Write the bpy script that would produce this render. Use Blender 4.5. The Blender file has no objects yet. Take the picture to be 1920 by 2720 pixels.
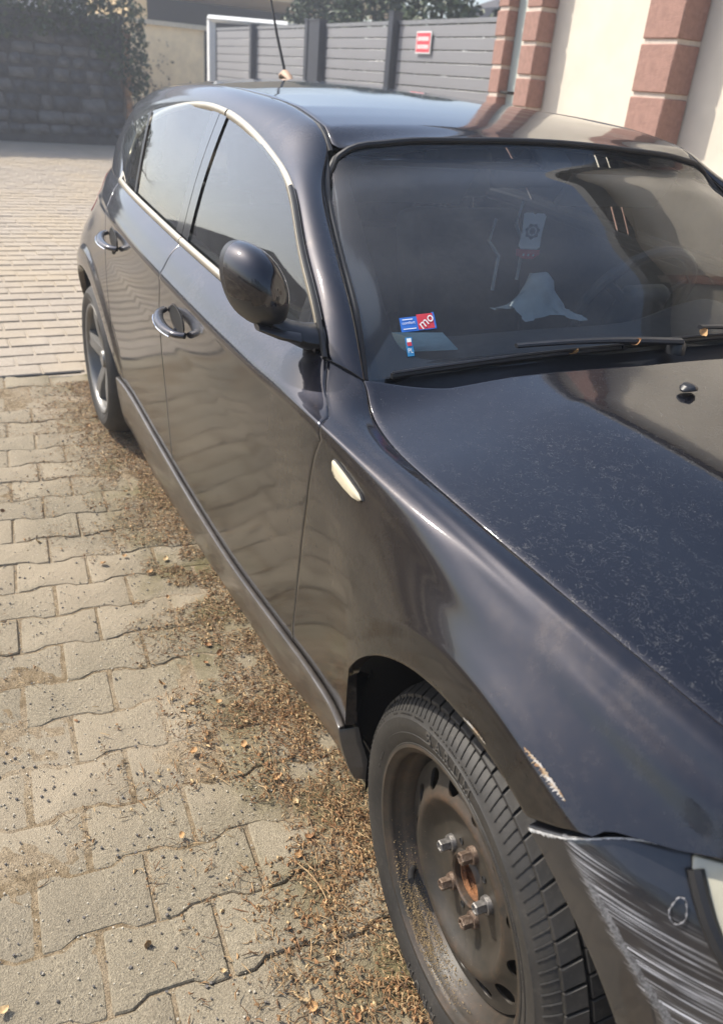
import bpy, bmesh, math, random
import numpy as np
from mathutils import Vector, Matrix, Euler

random.seed(7); RNG = np.random.default_rng(7)
SC = bpy.context.scene
COL = SC.collection
R = math.radians

# ------------------------------------------------------------------ camera
CAM = np.array([0.6272, -1.3897, 1.3958]); YAW, PITCH, ROLL = 2.6319, -0.4900, 0.0909
F_PX = 2127.88
def cam_axes():
    d = np.array([math.cos(PITCH)*math.cos(YAW), math.cos(PITCH)*math.sin(YAW), math.sin(PITCH)])
    r = np.cross(d, [0, 0, 1]); r /= np.linalg.norm(r); u = np.cross(r, d)
    c, s = math.cos(ROLL), math.sin(ROLL)
    return c*r+s*u, -s*r+c*u, d
_r, _u, _d = cam_axes()
cam_data = bpy.data.cameras.new('camera')
cam = bpy.data.objects.new('camera', cam_data); COL.objects.link(cam)
cam.matrix_world = Matrix(((_r[0], _u[0], -_d[0], CAM[0]), (_r[1], _u[1], -_d[1], CAM[1]), (_r[2], _u[2], -_d[2], CAM[2]), (0, 0, 0, 1)))
cam_data.sensor_fit = 'VERTICAL'; cam_data.sensor_height = 24.0; cam_data.sensor_width = 24.0*1920/2720
cam_data.lens = 24.0*F_PX/2720
cam_data.clip_start = 0.05; cam_data.clip_end = 600
cam_data.dof.use_dof = True; cam_data.dof.focus_distance = 1.55; cam_data.dof.aperture_fstop = 3.4
SC.camera = cam

# ------------------------------------------------------------------ sky, sun, exposure
LIGHT = Vector((0.70, 0.60, -1.0)).normalized()          # direction the sunlight travels
SUN_EL = math.asin(-LIGHT.z)
world = bpy.data.worlds.new('World'); SC.world = world; world.use_nodes = True
wn = world.node_tree; bg = wn.nodes['Background']
sky = wn.nodes.new('ShaderNodeTexSky'); sky.sky_type = 'NISHITA'; sky.sun_disc = False
sky.sun_elevation = SUN_EL
sky.sun_rotation = math.atan2(-LIGHT.x, -LIGHT.y)        # measured from +Y towards +X
sky.air_density = 1.0; sky.dust_density = 2.6; sky.ozone_density = 1.5
wn.links.new(sky.outputs[0], bg.inputs[0]); bg.inputs[1].default_value = 0.135
sun_data = bpy.data.lights.new('sun', 'SUN'); sun_data.energy = 3.6; sun_data.angle = R(0.5); sun_data.color = (1.0, 0.93, 0.82)
sun = bpy.data.objects.new('sun', sun_data); COL.objects.link(sun)
sun.rotation_euler = LIGHT.to_track_quat('-Z', 'Y').to_euler(); sun.location = (-20, -30, 40)
SC.view_settings.view_transform = 'Standard'; SC.view_settings.look = 'None'
SC.view_settings.exposure = 0.95; SC.view_settings.gamma = 1.0; SC.view_settings.use_curve_mapping = False
SC.render.engine = 'CYCLES'
HAZE = 0.0075
SC.cycles.max_bounces = 8; SC.cycles.transparent_max_bounces = 16; SC.cycles.sample_clamp_indirect = 6.0
SC.cycles.caustics_reflective = False; SC.cycles.caustics_refractive = False
SC.cycles.use_denoising = True

# ------------------------------------------------------------------ materials
def new_mat(name):
    m = bpy.data.materials.new(name); m.use_nodes = True
    return m, m.node_tree, m.node_tree.nodes['Principled BSDF']
def N(t, ty, **kw):
    n = t.nodes.new(ty)
    for k, v in kw.items(): setattr(n, k, v)
    return n
def noise(t, scale, detail=4, rough=0.55, coord='Object', dist=0.0, stretch=None):
    tc = N(t, 'ShaderNodeTexCoord'); src = tc.outputs[coord]
    if stretch:
        mp = N(t, 'ShaderNodeMapping'); mp.inputs['Scale'].default_value = stretch; t.links.new(src, mp.inputs[0]); src = mp.outputs[0]
    n = N(t, 'ShaderNodeTexNoise'); t.links.new(src, n.inputs['Vector'])
    n.inputs['Scale'].default_value = scale; n.inputs['Detail'].default_value = detail; n.inputs['Roughness'].default_value = rough
    n.inputs['Distortion'].default_value = dist
    return n.outputs['Fac']
def ramp(t, fac, stops):
    r = N(t, 'ShaderNodeValToRGB'); t.links.new(fac, r.inputs[0])
    e = r.color_ramp.elements
    while len(e) < len(stops): e.new(0.5)
    for el, (p, c) in zip(e, stops):
        el.position = p; el.color = (*c, 1) if len(c) == 3 else c
    return r.outputs[0]
def g(v): return (v, v, v)
def mixc(t, fac, a, b, blend='MIX'):
    m = N(t, 'ShaderNodeMix', data_type='RGBA', blend_type=blend)
    for sock, val in ((m.inputs['Factor'], fac), (m.inputs[6], a), (m.inputs[7], b)):
        if hasattr(val, 'default_value') or hasattr(val, 'is_linked'): t.links.new(val, sock)
        elif isinstance(val, (int, float)): sock.default_value = val
        else: sock.default_value = (*val, 1)
    return m.outputs[2]
def math_n(t, op, a, b=0.5, clamp=False):
    m = N(t, 'ShaderNodeMath', operation=op); m.use_clamp = clamp
    for sock, val in ((m.inputs[0], a), (m.inputs[1], b)):
        if isinstance(val, (int, float)): sock.default_value = val
        else: t.links.new(val, sock)
    return m.outputs[0]
def bump(t, bsdf, height, strength=0.3, dist=0.01):
    b = N(t, 'ShaderNodeBump'); b.inputs['Strength'].default_value = strength; b.inputs['Distance'].default_value = dist
    t.links.new(height, b.inputs['Height']); t.links.new(b.outputs[0], bsdf.inputs['Normal'])
def plain(name, col, rough=0.5, metal=0.0, var=0.15, scale=20, bmp=0.0, coat=0.0, spec=0.5, stretch=None, dark=None):
    m, t, b = new_mat(name)
    f = noise(t, scale, 5, 0.6, stretch=stretch)
    lo = dark or tuple(c*(1-var) for c in col); hi = tuple(min(1, c*(1+var)) for c in col)
    t.links.new(ramp(t, f, [(0.3, lo), (0.7, hi)]), b.inputs['Base Color'])
    b.inputs['Roughness'].default_value = rough; b.inputs['Metallic'].default_value = metal
    b.inputs['Coat Weight'].default_value = coat; b.inputs['Coat Roughness'].default_value = 0.04
    b.inputs['Specular IOR Level'].default_value = spec
    if bmp: bump(t, b, noise(t, scale*4, 4, 0.6, stretch=stretch), bmp, 0.01)
    return m

def paint_mat(name, dust=0.5, speck=0.0):
    m, t, b = new_mat(name)
    base = (0.0070, 0.0085, 0.0150)
    tan = (0.30, 0.225, 0.150)
    f1 = noise(t, 3.2, 6, 0.62, dist=0.8)
    f2 = noise(t, 90, 5, 0.7)
    d = math_n(t, 'MULTIPLY', ramp(t, f1, [(0.40, g(0.25)), (0.72, g(1.0))]), ramp(t, f2, [(0.35, g(0.35)), (0.75, g(1.0))]))
    # grime collects low down on the sides
    geo = N(t, 'ShaderNodeNewGeometry'); sx = N(t, 'ShaderNodeSeparateXYZ'); t.links.new(geo.outputs['Position'], sx.inputs[0])
    mr = N(t, 'ShaderNodeMapRange'); mr.inputs['From Min'].default_value = 0.95; mr.inputs['From Max'].default_value = 0.25
    mr.inputs['To Min'].default_value = 0.35; mr.inputs['To Max'].default_value = 1.3; t.links.new(sx.outputs[2], mr.inputs[0])
    d = math_n(t, 'MULTIPLY', d, mr.outputs[0])
    st = noise(t, 7, 5, 0.65, dist=1.6, stretch=(1.0, 1.0, 0.35))
    d = math_n(t, 'MULTIPLY', d, ramp(t, st, [(0.38, g(0.35)), (0.66, g(1.5))]))
    d = math_n(t, 'MULTIPLY', d, 0.20*dust, True)
    col = mixc(t, d, base, tan)
    if speck:
        # pollen and dried water streaks: short curled light threads
        w = noise(t, 34, 3, 0.5, dist=3.2, stretch=(1.0, 1.0, 1.0))
        line = math_n(t, 'ABSOLUTE', math_n(t, 'SUBTRACT', w, 0.5)); 
        line = ramp(t, line, [(0.0, g(0.9)), (0.012, g(0.0))])
        brk = ramp(t, noise(t, 55, 3, 0.6), [(0.44, g(0.0)), (0.58, g(1.0))])
        big = ramp(t, noise(t, 2.1, 3, 0.5), [(0.30, g(0.12)), (0.66, g(1.0))])
        # more towards the nose
        mx = N(t, 'ShaderNodeMapRange'); mx.inputs['From Min'].default_value = -0.50; mx.inputs['From Max'].default_value = 0.30
        mx.inputs['To Min'].default_value = 0.15; mx.inputs['To Max'].default_value = 1.0; t.links.new(sx.outputs[0], mx.inputs[0])
        s = math_n(t, 'MULTIPLY', math_n(t, 'MULTIPLY', line, brk), math_n(t, 'MULTIPLY', big, mx.outputs[0]))
        v = N(t, 'ShaderNodeTexVoronoi'); v.inputs['Scale'].default_value = 170
        tc = N(t, 'ShaderNodeTexCoord'); t.links.new(tc.outputs['Object'], v.inputs['Vector'])
        dots = ramp(t, v.outputs['Distance'], [(0.06, g(1.0)), (0.13, g(0.0))])
        vr = N(t, 'ShaderNodeSeparateColor'); t.links.new(v.outputs['Color'], vr.inputs[0])
        dots = math_n(t, 'MULTIPLY', dots, math_n(t, 'GREATER_THAN', vr.outputs[0], 0.86))
        s = math_n(t, 'MAXIMUM', s, math_n(t, 'MULTIPLY', dots, 0.8))
        s = math_n(t, 'MULTIPLY', s, speck, True)
        col = mixc(t, s, col, (0.42, 0.40, 0.35))
        rgh = mixc(t, s, (0.50,)*3, (0.8,)*3)
        t.links.new(rgh, b.inputs['Roughness'])
    else:
        b.inputs['Roughness'].default_value = 0.50
    t.links.new(col, b.inputs['Base Color'])
    t.links.new(mixc(t, d, (1.0,)*3, (0.0,)*3), b.inputs['Metallic'])
    b.inputs['Coat Weight'].default_value = 1.0; b.inputs['Coat IOR'].default_value = 1.6
    cr = mixc(t, ramp(t, f1, [(0.35, g(0.0)), (0.75, g(1.0))]), (0.03,)*3, (0.09,)*3) if not speck else mixc(t, ramp(t, f1, [(0.35, g(0.0)), (0.75, g(1.0))]), (0.03,)*3, (0.10,)*3)
    cr = math_n(t, 'ADD', cr, math_n(t, 'MULTIPLY', d, 0.55)) if not speck else cr
    t.links.new(cr, b.inputs['Coat Roughness'])
    # orange peel
    bb = N(t, 'ShaderNodeBump'); bb.inputs['Strength'].default_value = 0.03; bb.inputs['Distance'].default_value = 0.002
    t.links.new(noise(t, 260 if not speck else 140, 2, 0.5), bb.inputs['Height']); t.links.new(bb.outputs[0], b.inputs['Coat Normal'])
    return m

def glass_mat(name, tint, dust=0.05, refl=1.0):
    m, t, b = new_mat(name)
    out = [n for n in t.nodes if n.type == 'OUTPUT_MATERIAL'][0]
    tr = N(t, 'ShaderNodeBsdfTransparent'); tr.inputs[0].default_value = (*tint, 1)
    gl = N(t, 'ShaderNodeBsdfGlossy'); gl.inputs['Roughness'].default_value = 0.01
    fr = N(t, 'ShaderNodeFresnel'); fr.inputs['IOR'].default_value = 1.55
    fm = math_n(t, 'MULTIPLY', fr.outputs[0], refl, True)
    mx = N(t, 'ShaderNodeMixShader'); t.links.new(fm, mx.inputs[0]); t.links.new(tr.outputs[0], mx.inputs[1]); t.links.new(gl.outputs[0], mx.inputs[2])
    df = N(t, 'ShaderNodeBsdfDiffuse'); df.inputs[0].default_value = (0.45, 0.45, 0.43, 1)
    f = math_n(t, 'MULTIPLY', ramp(t, noise(t, 5, 6, 0.65, dist=0.6), [(0.3, g(0.35)), (0.75, g(1.0))]), ramp(t, noise(t, 160, 3, 0.7), [(0.35, g(0.5)), (0.7, g(1.0))]))
    f = math_n(t, 'MULTIPLY', f, dust, True)
    m2 = N(t, 'ShaderNodeMixShader'); t.links.new(f, m2.inputs[0]); t.links.new(mx.outputs[0], m2.inputs[1]); t.links.new(df.outputs[0], m2.inputs[2])
    t.links.new(m2.outputs[0], out.inputs[0]); t.nodes.remove(b)
    return m

M = {}
M['paint'] = paint_mat('car_paint', 0.9)
M['hood'] = paint_mat('hood_paint', 0.25, 0.85)
M['roof'] = paint_mat('roof_paint', 0.7, 0.25)
M['sill'] = plain('dusty_sill', (0.050, 0.043, 0.037), 0.38, 0, 0.4, 14, coat=0.6)
M['glass'] = glass_mat('side_glass', (0.82, 0.89, 0.86), 0.03, 1.9)
M['screen'] = glass_mat('windscreen_glass', (0.88, 0.93, 0.92), 0.085, 1.15)
M['frit'] = plain('black_frit', (0.010, 0.011, 0.014), 0.12, 0, 0.1, 10, coat=0.8)
M['rubber'] = plain('rubber_seal', (0.012, 0.012, 0.013), 0.55, 0, 0.2, 30)
M['plastic'] = plain('black_plastic', (0.016, 0.017, 0.020), 0.38, 0, 0.2, 60, 0.05)
M['dark'] = plain('dark_inside', (0.006, 0.006, 0.006), 0.8, 0, 0.2, 10)
M['trim'] = plain('satin_trim', (0.46, 0.42, 0.34), 0.36, 0.75, 0.08, 12)
M['chrome'] = plain('chrome', (0.75, 0.76, 0.78), 0.08, 1.0, 0.05, 10)
M['alloy'] = plain('alloy', (0.20, 0.195, 0.185), 0.45, 0.6, 0.12, 18)
M['headliner'] = plain('headliner', (0.22, 0.22, 0.22), 0.9, 0, 0.08, 30)
M['seat'] = plain('seat_cloth', (0.030, 0.032, 0.037), 0.9, 0, 0.25, 40, 0.1)
M['dash'] = plain('dash_plastic', (0.055, 0.058, 0.064), 0.6, 0, 0.15, 50, 0.1)
M['blinker'] = plain('blinker_lens', (0.62, 0.56, 0.40), 0.15, 0, 0.10, 60, coat=1.0, stretch=(30, 1, 1))
M['lamp_white'] = plain('lamp_cover', (0.42, 0.40, 0.31), 0.2, 0, 0.12, 12, coat=0.8)
M['tail'] = plain('tail_lamp', (0.25, 0.01, 0.01), 0.12, 0, 0.1, 20, coat=1.0)
M['white'] = plain('white_paper', (0.72, 0.73, 0.72), 0.7, 0, 0.05, 20)
M['red'] = plain('red_print', (0.50, 0.03, 0.05), 0.6, 0, 0.08, 20)
M['blue'] = plain('blue_print', (0.02, 0.13, 0.48), 0.5, 0, 0.08, 20)
M['cyan'] = plain('cyan_print', (0.02, 0.20, 0.42), 0.5, 0, 0.08, 20)
M['navy'] = plain('navy_print', (0.05, 0.07, 0.10), 0.6, 0, 0.1, 20)

def tyre_mat():
    m, t, b = new_mat('tyre_rubber')
    f = noise(t, 9, 6, 0.65); f2 = noise(t, 120, 3, 0.6)
    c = ramp(t, f, [(0.3, (0.011, 0.0105, 0.0098)), (0.75, (0.036, 0.0325, 0.028))])
    c = mixc(t, math_n(t, 'MULTIPLY', ramp(t, f2, [(0.55, g(0)), (0.75, g(1))]), 0.25), c, (0.10, 0.09, 0.075))
    t.links.new(c, b.inputs['Base Color']); b.inputs['Roughness'].default_value = 0.62
    bump(t, b, f2, 0.12, 0.002); return m
M['tyre'] = tyre_mat()
M['tyre_letter'] = plain('worn_lettering', (.060, .055, .048), .7, 0, .3, 60)
def steel_mat(name='steel_wheel', rust=0.5):
    m, t, b = new_mat(name)
    f = noise(t, 14, 6, 0.68, dist=0.5); f2 = noise(t, 110, 4, 0.7)
    at = N(t, 'ShaderNodeAttribute'); at.attribute_name = 'rust'
    r = math_n(t, 'MULTIPLY', ramp(t, f, [(0.38, g(0)), (0.66, g(1))]), at.outputs['Fac'])
    r = math_n(t, 'MULTIPLY', r, ramp(t, f2, [(0.30, g(0.5)), (0.6, g(1))]), True)
    c = ramp(t, f, [(0.3, (0.022, 0.020, 0.0165)), (0.75, (0.055, 0.048, 0.038))])
    c = mixc(t, r, c, ramp(t, f2, [(0.3, (0.055, 0.026, 0.012)), (0.7, (0.17, 0.085, 0.040))]))
    sp = ramp(t, noise(t, 300, 2, 0.5), [(0.70, g(0)), (0.78, g(0.5))])
    c = mixc(t, sp, c, (0.22, 0.19, 0.15))
    t.links.new(c, b.inputs['Base Color']); b.inputs['Roughness'].default_value = 0.48; b.inputs['Metallic'].default_value = 0.15
    bump(t, b, f2, 0.08, 0.002); return m
M['steel'] = steel_mat()
M['rust'] = plain('rust', (0.20, 0.088, 0.036), 0.85, 0, 0.6, 70, 0.6, dark=(.035, .018, .010))
M['bolt'] = plain('bolt_steel', (0.20, 0.19, 0.18), 0.45, 0.7, 0.45, 120, 0.2)
M['bolt_rust'] = plain('bolt_rust', (0.17, 0.13, 0.10), 0.55, 0.6, 0.5, 120, 0.3, dark=(.075, .042, .025))

def concrete(name, lo, hi, grain=420, moss=0.0, speck=0.35, coord='Object'):
    m, t, b = new_mat(name)
    f = noise(t, 5, 6, 0.6); f2 = noise(t, grain, 3, 0.7); f3 = noise(t, 60, 4, 0.65)
    c = ramp(t, f, [(0.3, lo), (0.72, hi)])
    c = mixc(t, math_n(t, 'MULTIPLY', ramp(t, f2, [(0.36, g(1)), (0.54, g(0))]), speck), c, tuple(x*0.42 for x in lo))
    c = mixc(t, math_n(t, 'MULTIPLY', ramp(t, f2, [(0.58, g(0)), (0.72, g(1))]), speck*0.8), c, tuple(min(1, x*1.5) for x in hi))
    f4 = noise(t, grain*.42, 2, 0.6)
    c = mixc(t, math_n(t, 'MULTIPLY', ramp(t, f4, [(0.30, g(1)), (0.46, g(0))]), speck*0.9), c, tuple(x*0.38 for x in lo))
    c = mixc(t, math_n(t, 'MULTIPLY', ramp(t, f4, [(0.60, g(0)), (0.70, g(1))]), speck*0.8), c, tuple(min(1, x*1.55) for x in hi))
    oi = N(t, 'ShaderNodeObjectInfo')
    c = mixc(t, math_n(t, 'MULTIPLY', oi.outputs['Random'], 0.34), c, tuple(x*0.80 for x in (lo[0], lo[1], lo[2]*1.06)))
    geo = N(t, 'ShaderNodeNewGeometry'); nz = N(t, 'ShaderNodeTexNoise'); nz.inputs['Scale'].default_value = 1.6; nz.inputs['Detail'].default_value = 5
    t.links.new(geo.outputs['Position'], nz.inputs['Vector'])
    c = mixc(t, ramp(t, nz.outputs[0], [(0.42, g(0)), (0.66, g(0.75))]), c, (0.41, 0.34, 0.245))
    if moss:
        sx = N(t, 'ShaderNodeSeparateXYZ'); t.links.new(geo.outputs['Position'], sx.inputs[0])
        mr = N(t, 'ShaderNodeMapRange'); mr.inputs['From Min'].default_value = -1.06; mr.inputs['From Max'].default_value = -0.86; t.links.new(sx.outputs[1], mr.inputs[0])
        n3 = N(t, 'ShaderNodeTexNoise'); n3.inputs['Scale'].default_value = 7; n3.inputs['Detail'].default_value = 6; t.links.new(geo.outputs['Position'], n3.inputs['Vector'])
        k = math_n(t, 'MULTIPLY', mr.outputs[0], ramp(t, n3.outputs[0], [(0.40, g(0)), (0.62, g(1))]))
        c = mixc(t, math_n(t, 'MULTIPLY', k, moss, True), c, ramp(t, f3, [(0.3, (0.085, 0.070, 0.028)), (0.7, (0.17, 0.145, 0.060))]))
    t.links.new(c, b.inputs['Base Color']); b.inputs['Roughness'].default_value = 0.92; b.inputs['Specular IOR Level'].default_value = 0.25
    h = math_n(t, 'ADD', math_n(t, 'MULTIPLY', f2, 0.6), math_n(t, 'MULTIPLY', f3, 0.5))
    bump(t, b, h, 1.0, 0.007)
    return m
M['paver'] = concrete('paver_concrete', (0.275, 0.235, 0.165), (0.365, 0.315, 0.225), grain=300, moss=0.8, speck=0.6)
M['far_paver'] = concrete('far_paving', (0.36, 0.31, 0.245), (0.46, 0.40, 0.32), grain=120, speck=0.2)
def joint_mat():
    m, t, b = new_mat('joint_sand')
    geo = N(t, 'ShaderNodeNewGeometry')
    def nz(s, d=5):
        n = N(t, 'ShaderNodeTexNoise'); n.inputs['Scale'].default_value = s; n.inputs['Detail'].default_value = d; n.inputs['Roughness'].default_value = 0.65
        t.links.new(geo.outputs['Position'], n.inputs['Vector']); return n.outputs[0]
    a = nz(3); f = nz(45); h = nz(320, 3)
    c = ramp(t, f, [(0.3, (0.14, 0.10, 0.056)), (0.50, (0.25, 0.19, 0.115)), (0.70, (0.38, 0.30, 0.195))])
    c = mixc(t, ramp(t, a, [(0.45, g(0)), (0.62, g(0.8))]), c, (0.40, 0.33, 0.235))
    c = mixc(t, ramp(t, h, [(0.38, g(0.6)), (0.52, g(0))]), c, (0.07, 0.055, 0.035))
    t.links.new(c, b.inputs['Base Color']); b.inputs['Roughness'].default_value = 0.95; b.inputs['Specular IOR Level'].default_value = 0.2
    bump(t, b, math_n(t, 'ADD', h, f), 0.9, 0.005); return m
M['joint'] = joint_mat()
M['sand'] = concrete('sand', (0.42, 0.33, 0.215), (0.55, 0.44, 0.30), grain=500, speck=0.55)
for nm, c in (('needle_a', (0.27, 0.155, 0.068)), ('needle_b', (0.40, 0.275, 0.14)), ('needle_c', (0.14, 0.085, 0.045)), ('leaf_a', (0.40, 0.235, 0.10)), ('leaf_b', (0.27, 0.14, 0.06)), ('leaf_c', (0.46, 0.33, 0.17))):
    M[nm] = plain(nm, c, 0.75, 0, 0.35, 90)
M['pebble'] = plain('pebble', (0.115, 0.105, 0.095), 0.8, 0, 0.5, 70)
M['pebble_l'] = plain('pebble_light', (0.42, 0.38, 0.30), 0.85, 0, 0.3, 70)
M['pebble_b'] = plain('brown_sand', (0.26, 0.19, 0.10), .9, 0, .4, 90)
M['twig'] = plain('twig', (0.16, 0.10, 0.055), 0.85, 0, 0.3, 80)

# ------------------------------------------------------------------ mesh helpers
def link(o, parent=None):
    COL.objects.link(o)
    if parent is not None: o.parent = parent
    return o
def mesh_obj(name, verts, faces, mat=None, parent=None, smooth=True, sharp=None, mats=None, fmat=None):
    me = bpy.data.meshes.new(name)
    me.from_pydata([tuple(map(float, v)) for v in verts], [], [tuple(int(i) for i in f) for f in faces])
    if mats:
        for m in mats: me.materials.append(m)
        if fmat is not None: me.polygons.foreach_set('material_index', np.asarray(fmat, dtype=np.int32))
    elif mat: me.materials.append(mat)
    if smooth:
        me.polygons.foreach_set('use_smooth', [True]*len(me.polygons))
        if sharp: me.set_sharp_from_angle(angle=R(sharp))
    me.update()
    return link(bpy.data.objects.new(name, me), parent)
def empty(name, loc=(0, 0, 0), rot=(0, 0, 0), parent=None):
    o = bpy.data.objects.new(name, None); o.location = loc; o.rotation_euler = rot; o.empty_display_size = 0.1
    return link(o, parent)
def tag(o, label, cat, group=None):
    o['label'] = label; o['category'] = cat
    if group: o['group'] = group
    return o
def struct(o): o['kind'] = 'structure'; return o
def stuff(o): o['kind'] = 'stuff'; return o

class MB:
    """collects boxes, tubes and lathes for one mesh object"""
    def __init__(s): s.v = []; s.f = []
    def add(s, v, f):
        o = len(s.v); s.v.extend([tuple(map(float, p)) for p in v]); s.f.extend([tuple(i+o for i in q) for q in f]); return s
    def box(s, lo, hi, mat4=None):
        v = [(x, y, z) for z in (lo[2], hi[2]) for y in (lo[1], hi[1]) for x in (lo[0], hi[0])]
        if mat4 is not None: v = [tuple(mat4 @ Vector(p)) for p in v]
        return s.add(v, [(0, 2, 3, 1), (4, 5, 7, 6), (0, 1, 5, 4), (2, 6, 7, 3), (0, 4, 6, 2), (1, 3, 7, 5)])
    def tube(s, pts, r, n=10, cap=True, flat=1.0, up=None):
        pts = [Vector(p) for p in pts]; rs = r if hasattr(r, '__len__') else [r]*len(pts)
        v, f = [], []
        for i, p in enumerate(pts):
            t = (pts[min(i+1, len(pts)-1)]-pts[max(i-1, 0)]).normalized()
            a = Vector(up) if up else Vector((0, 0, 1))
            if abs(t.dot(a)) > 0.95: a = Vector((0, 1, 0))
            x = t.cross(a).normalized(); y = x.cross(t)
            for k in range(n):
                an = 2*math.pi*k/n; v.append(p+x*math.cos(an)*rs[i]+y*math.sin(an)*rs[i]*flat)
        for i in range(len(pts)-1):
            for k in range(n): f.append((i*n+k, i*n+(k+1) % n, (i+1)*n+(k+1) % n, (i+1)*n+k))
        if cap: f.append(tuple(range(n))[::-1]); f.append(tuple((len(pts)-1)*n+k for k in range(n)))
        return s.add(v, f)
    def lathe(s, prof, n=64, closed=False, a0=0.0, a1=2*math.pi):
        """profile of (radius, y) swept about the Y axis; angle from +X to +Z"""
        full = abs(a1-a0-2*math.pi) < 1e-6; m = n if full else n+1
        v = []
        for k in range(m):
            a = a0+(a1-a0)*k/n
            for r, y in prof: v.append((r*math.cos(a), y, r*math.sin(a)))
        P = len(prof); f = []
        for k in range(n):
            k2 = (k+1) % m
            for i in range(P if closed else P-1):
                i2 = (i+1) % P; f.append((k*P+i, k2*P+i, k2*P+i2, k*P+i2))
        return s.add(v, f)
    def build(s, name, mat, parent=None, smooth=True, sharp=35, recalc=True):
        o = mesh_obj(name, s.v, s.f, mat, parent, smooth=False)
        if recalc:
            bm = bmesh.new(); bm.from_mesh(o.data); bmesh.ops.recalc_face_normals(bm, faces=bm.faces); bm.to_mesh(o.data); bm.free()
        if smooth:
            o.data.polygons.foreach_set('use_smooth', [True]*len(o.data.polygons))
            if sharp: o.data.set_sharp_from_angle(angle=R(sharp))
        return o
def bevelled(o, w=0.01, seg=2):
    bm = bmesh.new(); bm.from_mesh(o.data)
    bmesh.ops.bevel(bm, geom=bm.edges[:], offset=w, segments=seg, affect='EDGES', profile=0.6)
    bm.to_mesh(o.data); bm.free(); o.data.polygons.foreach_set('use_smooth', [True]*len(o.data.polygons)); o.data.set_sharp_from_angle(angle=R(40))
    return o

def hermite(xs, ys, x):
    """smooth interpolation of rows ys (n,...) over xs at x"""
    xs = np.asarray(xs, float); ys = np.asarray(ys, float); x = np.clip(np.asarray(x, float), xs[0], xs[-1])
    d = np.diff(ys, axis=0)/np.diff(xs).reshape((-1,)+(1,)*(ys.ndim-1))
    m = np.empty_like(ys); m[0] = d[0]; m[-1] = d[-1]
    h = np.diff(xs)
    w = (h[1:]/(h[1:]+h[:-1])).reshape((-1,)+(1,)*(ys.ndim-1))
    m[1:-1] = d[:-1]*w+d[1:]*(1-w)
    i = np.clip(np.searchsorted(xs, x, side='right')-1, 0, len(xs)-2)
    hh = h[i]; t = (x-xs[i])/hh
    sh = (-1,)+(1,)*(ys.ndim-1); t = t.reshape(sh); hh = hh.reshape(sh)
    return (2*t**3-3*t**2+1)*ys[i]+(t**3-2*t**2+t)*hh*m[i]+(-2*t**3+3*t**2)*ys[i+1]+(t**3-t**2)*hh*m[i+1]
def curve(pts, n):
    """resample polyline points through a smooth curve, n samples by length"""
    p = np.asarray(pts, float); s = np.r_[0, np.cumsum(np.linalg.norm(np.diff(p, axis=0), axis=1))]
    return hermite(s, p, np.linspace(0, s[-1], n))

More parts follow.
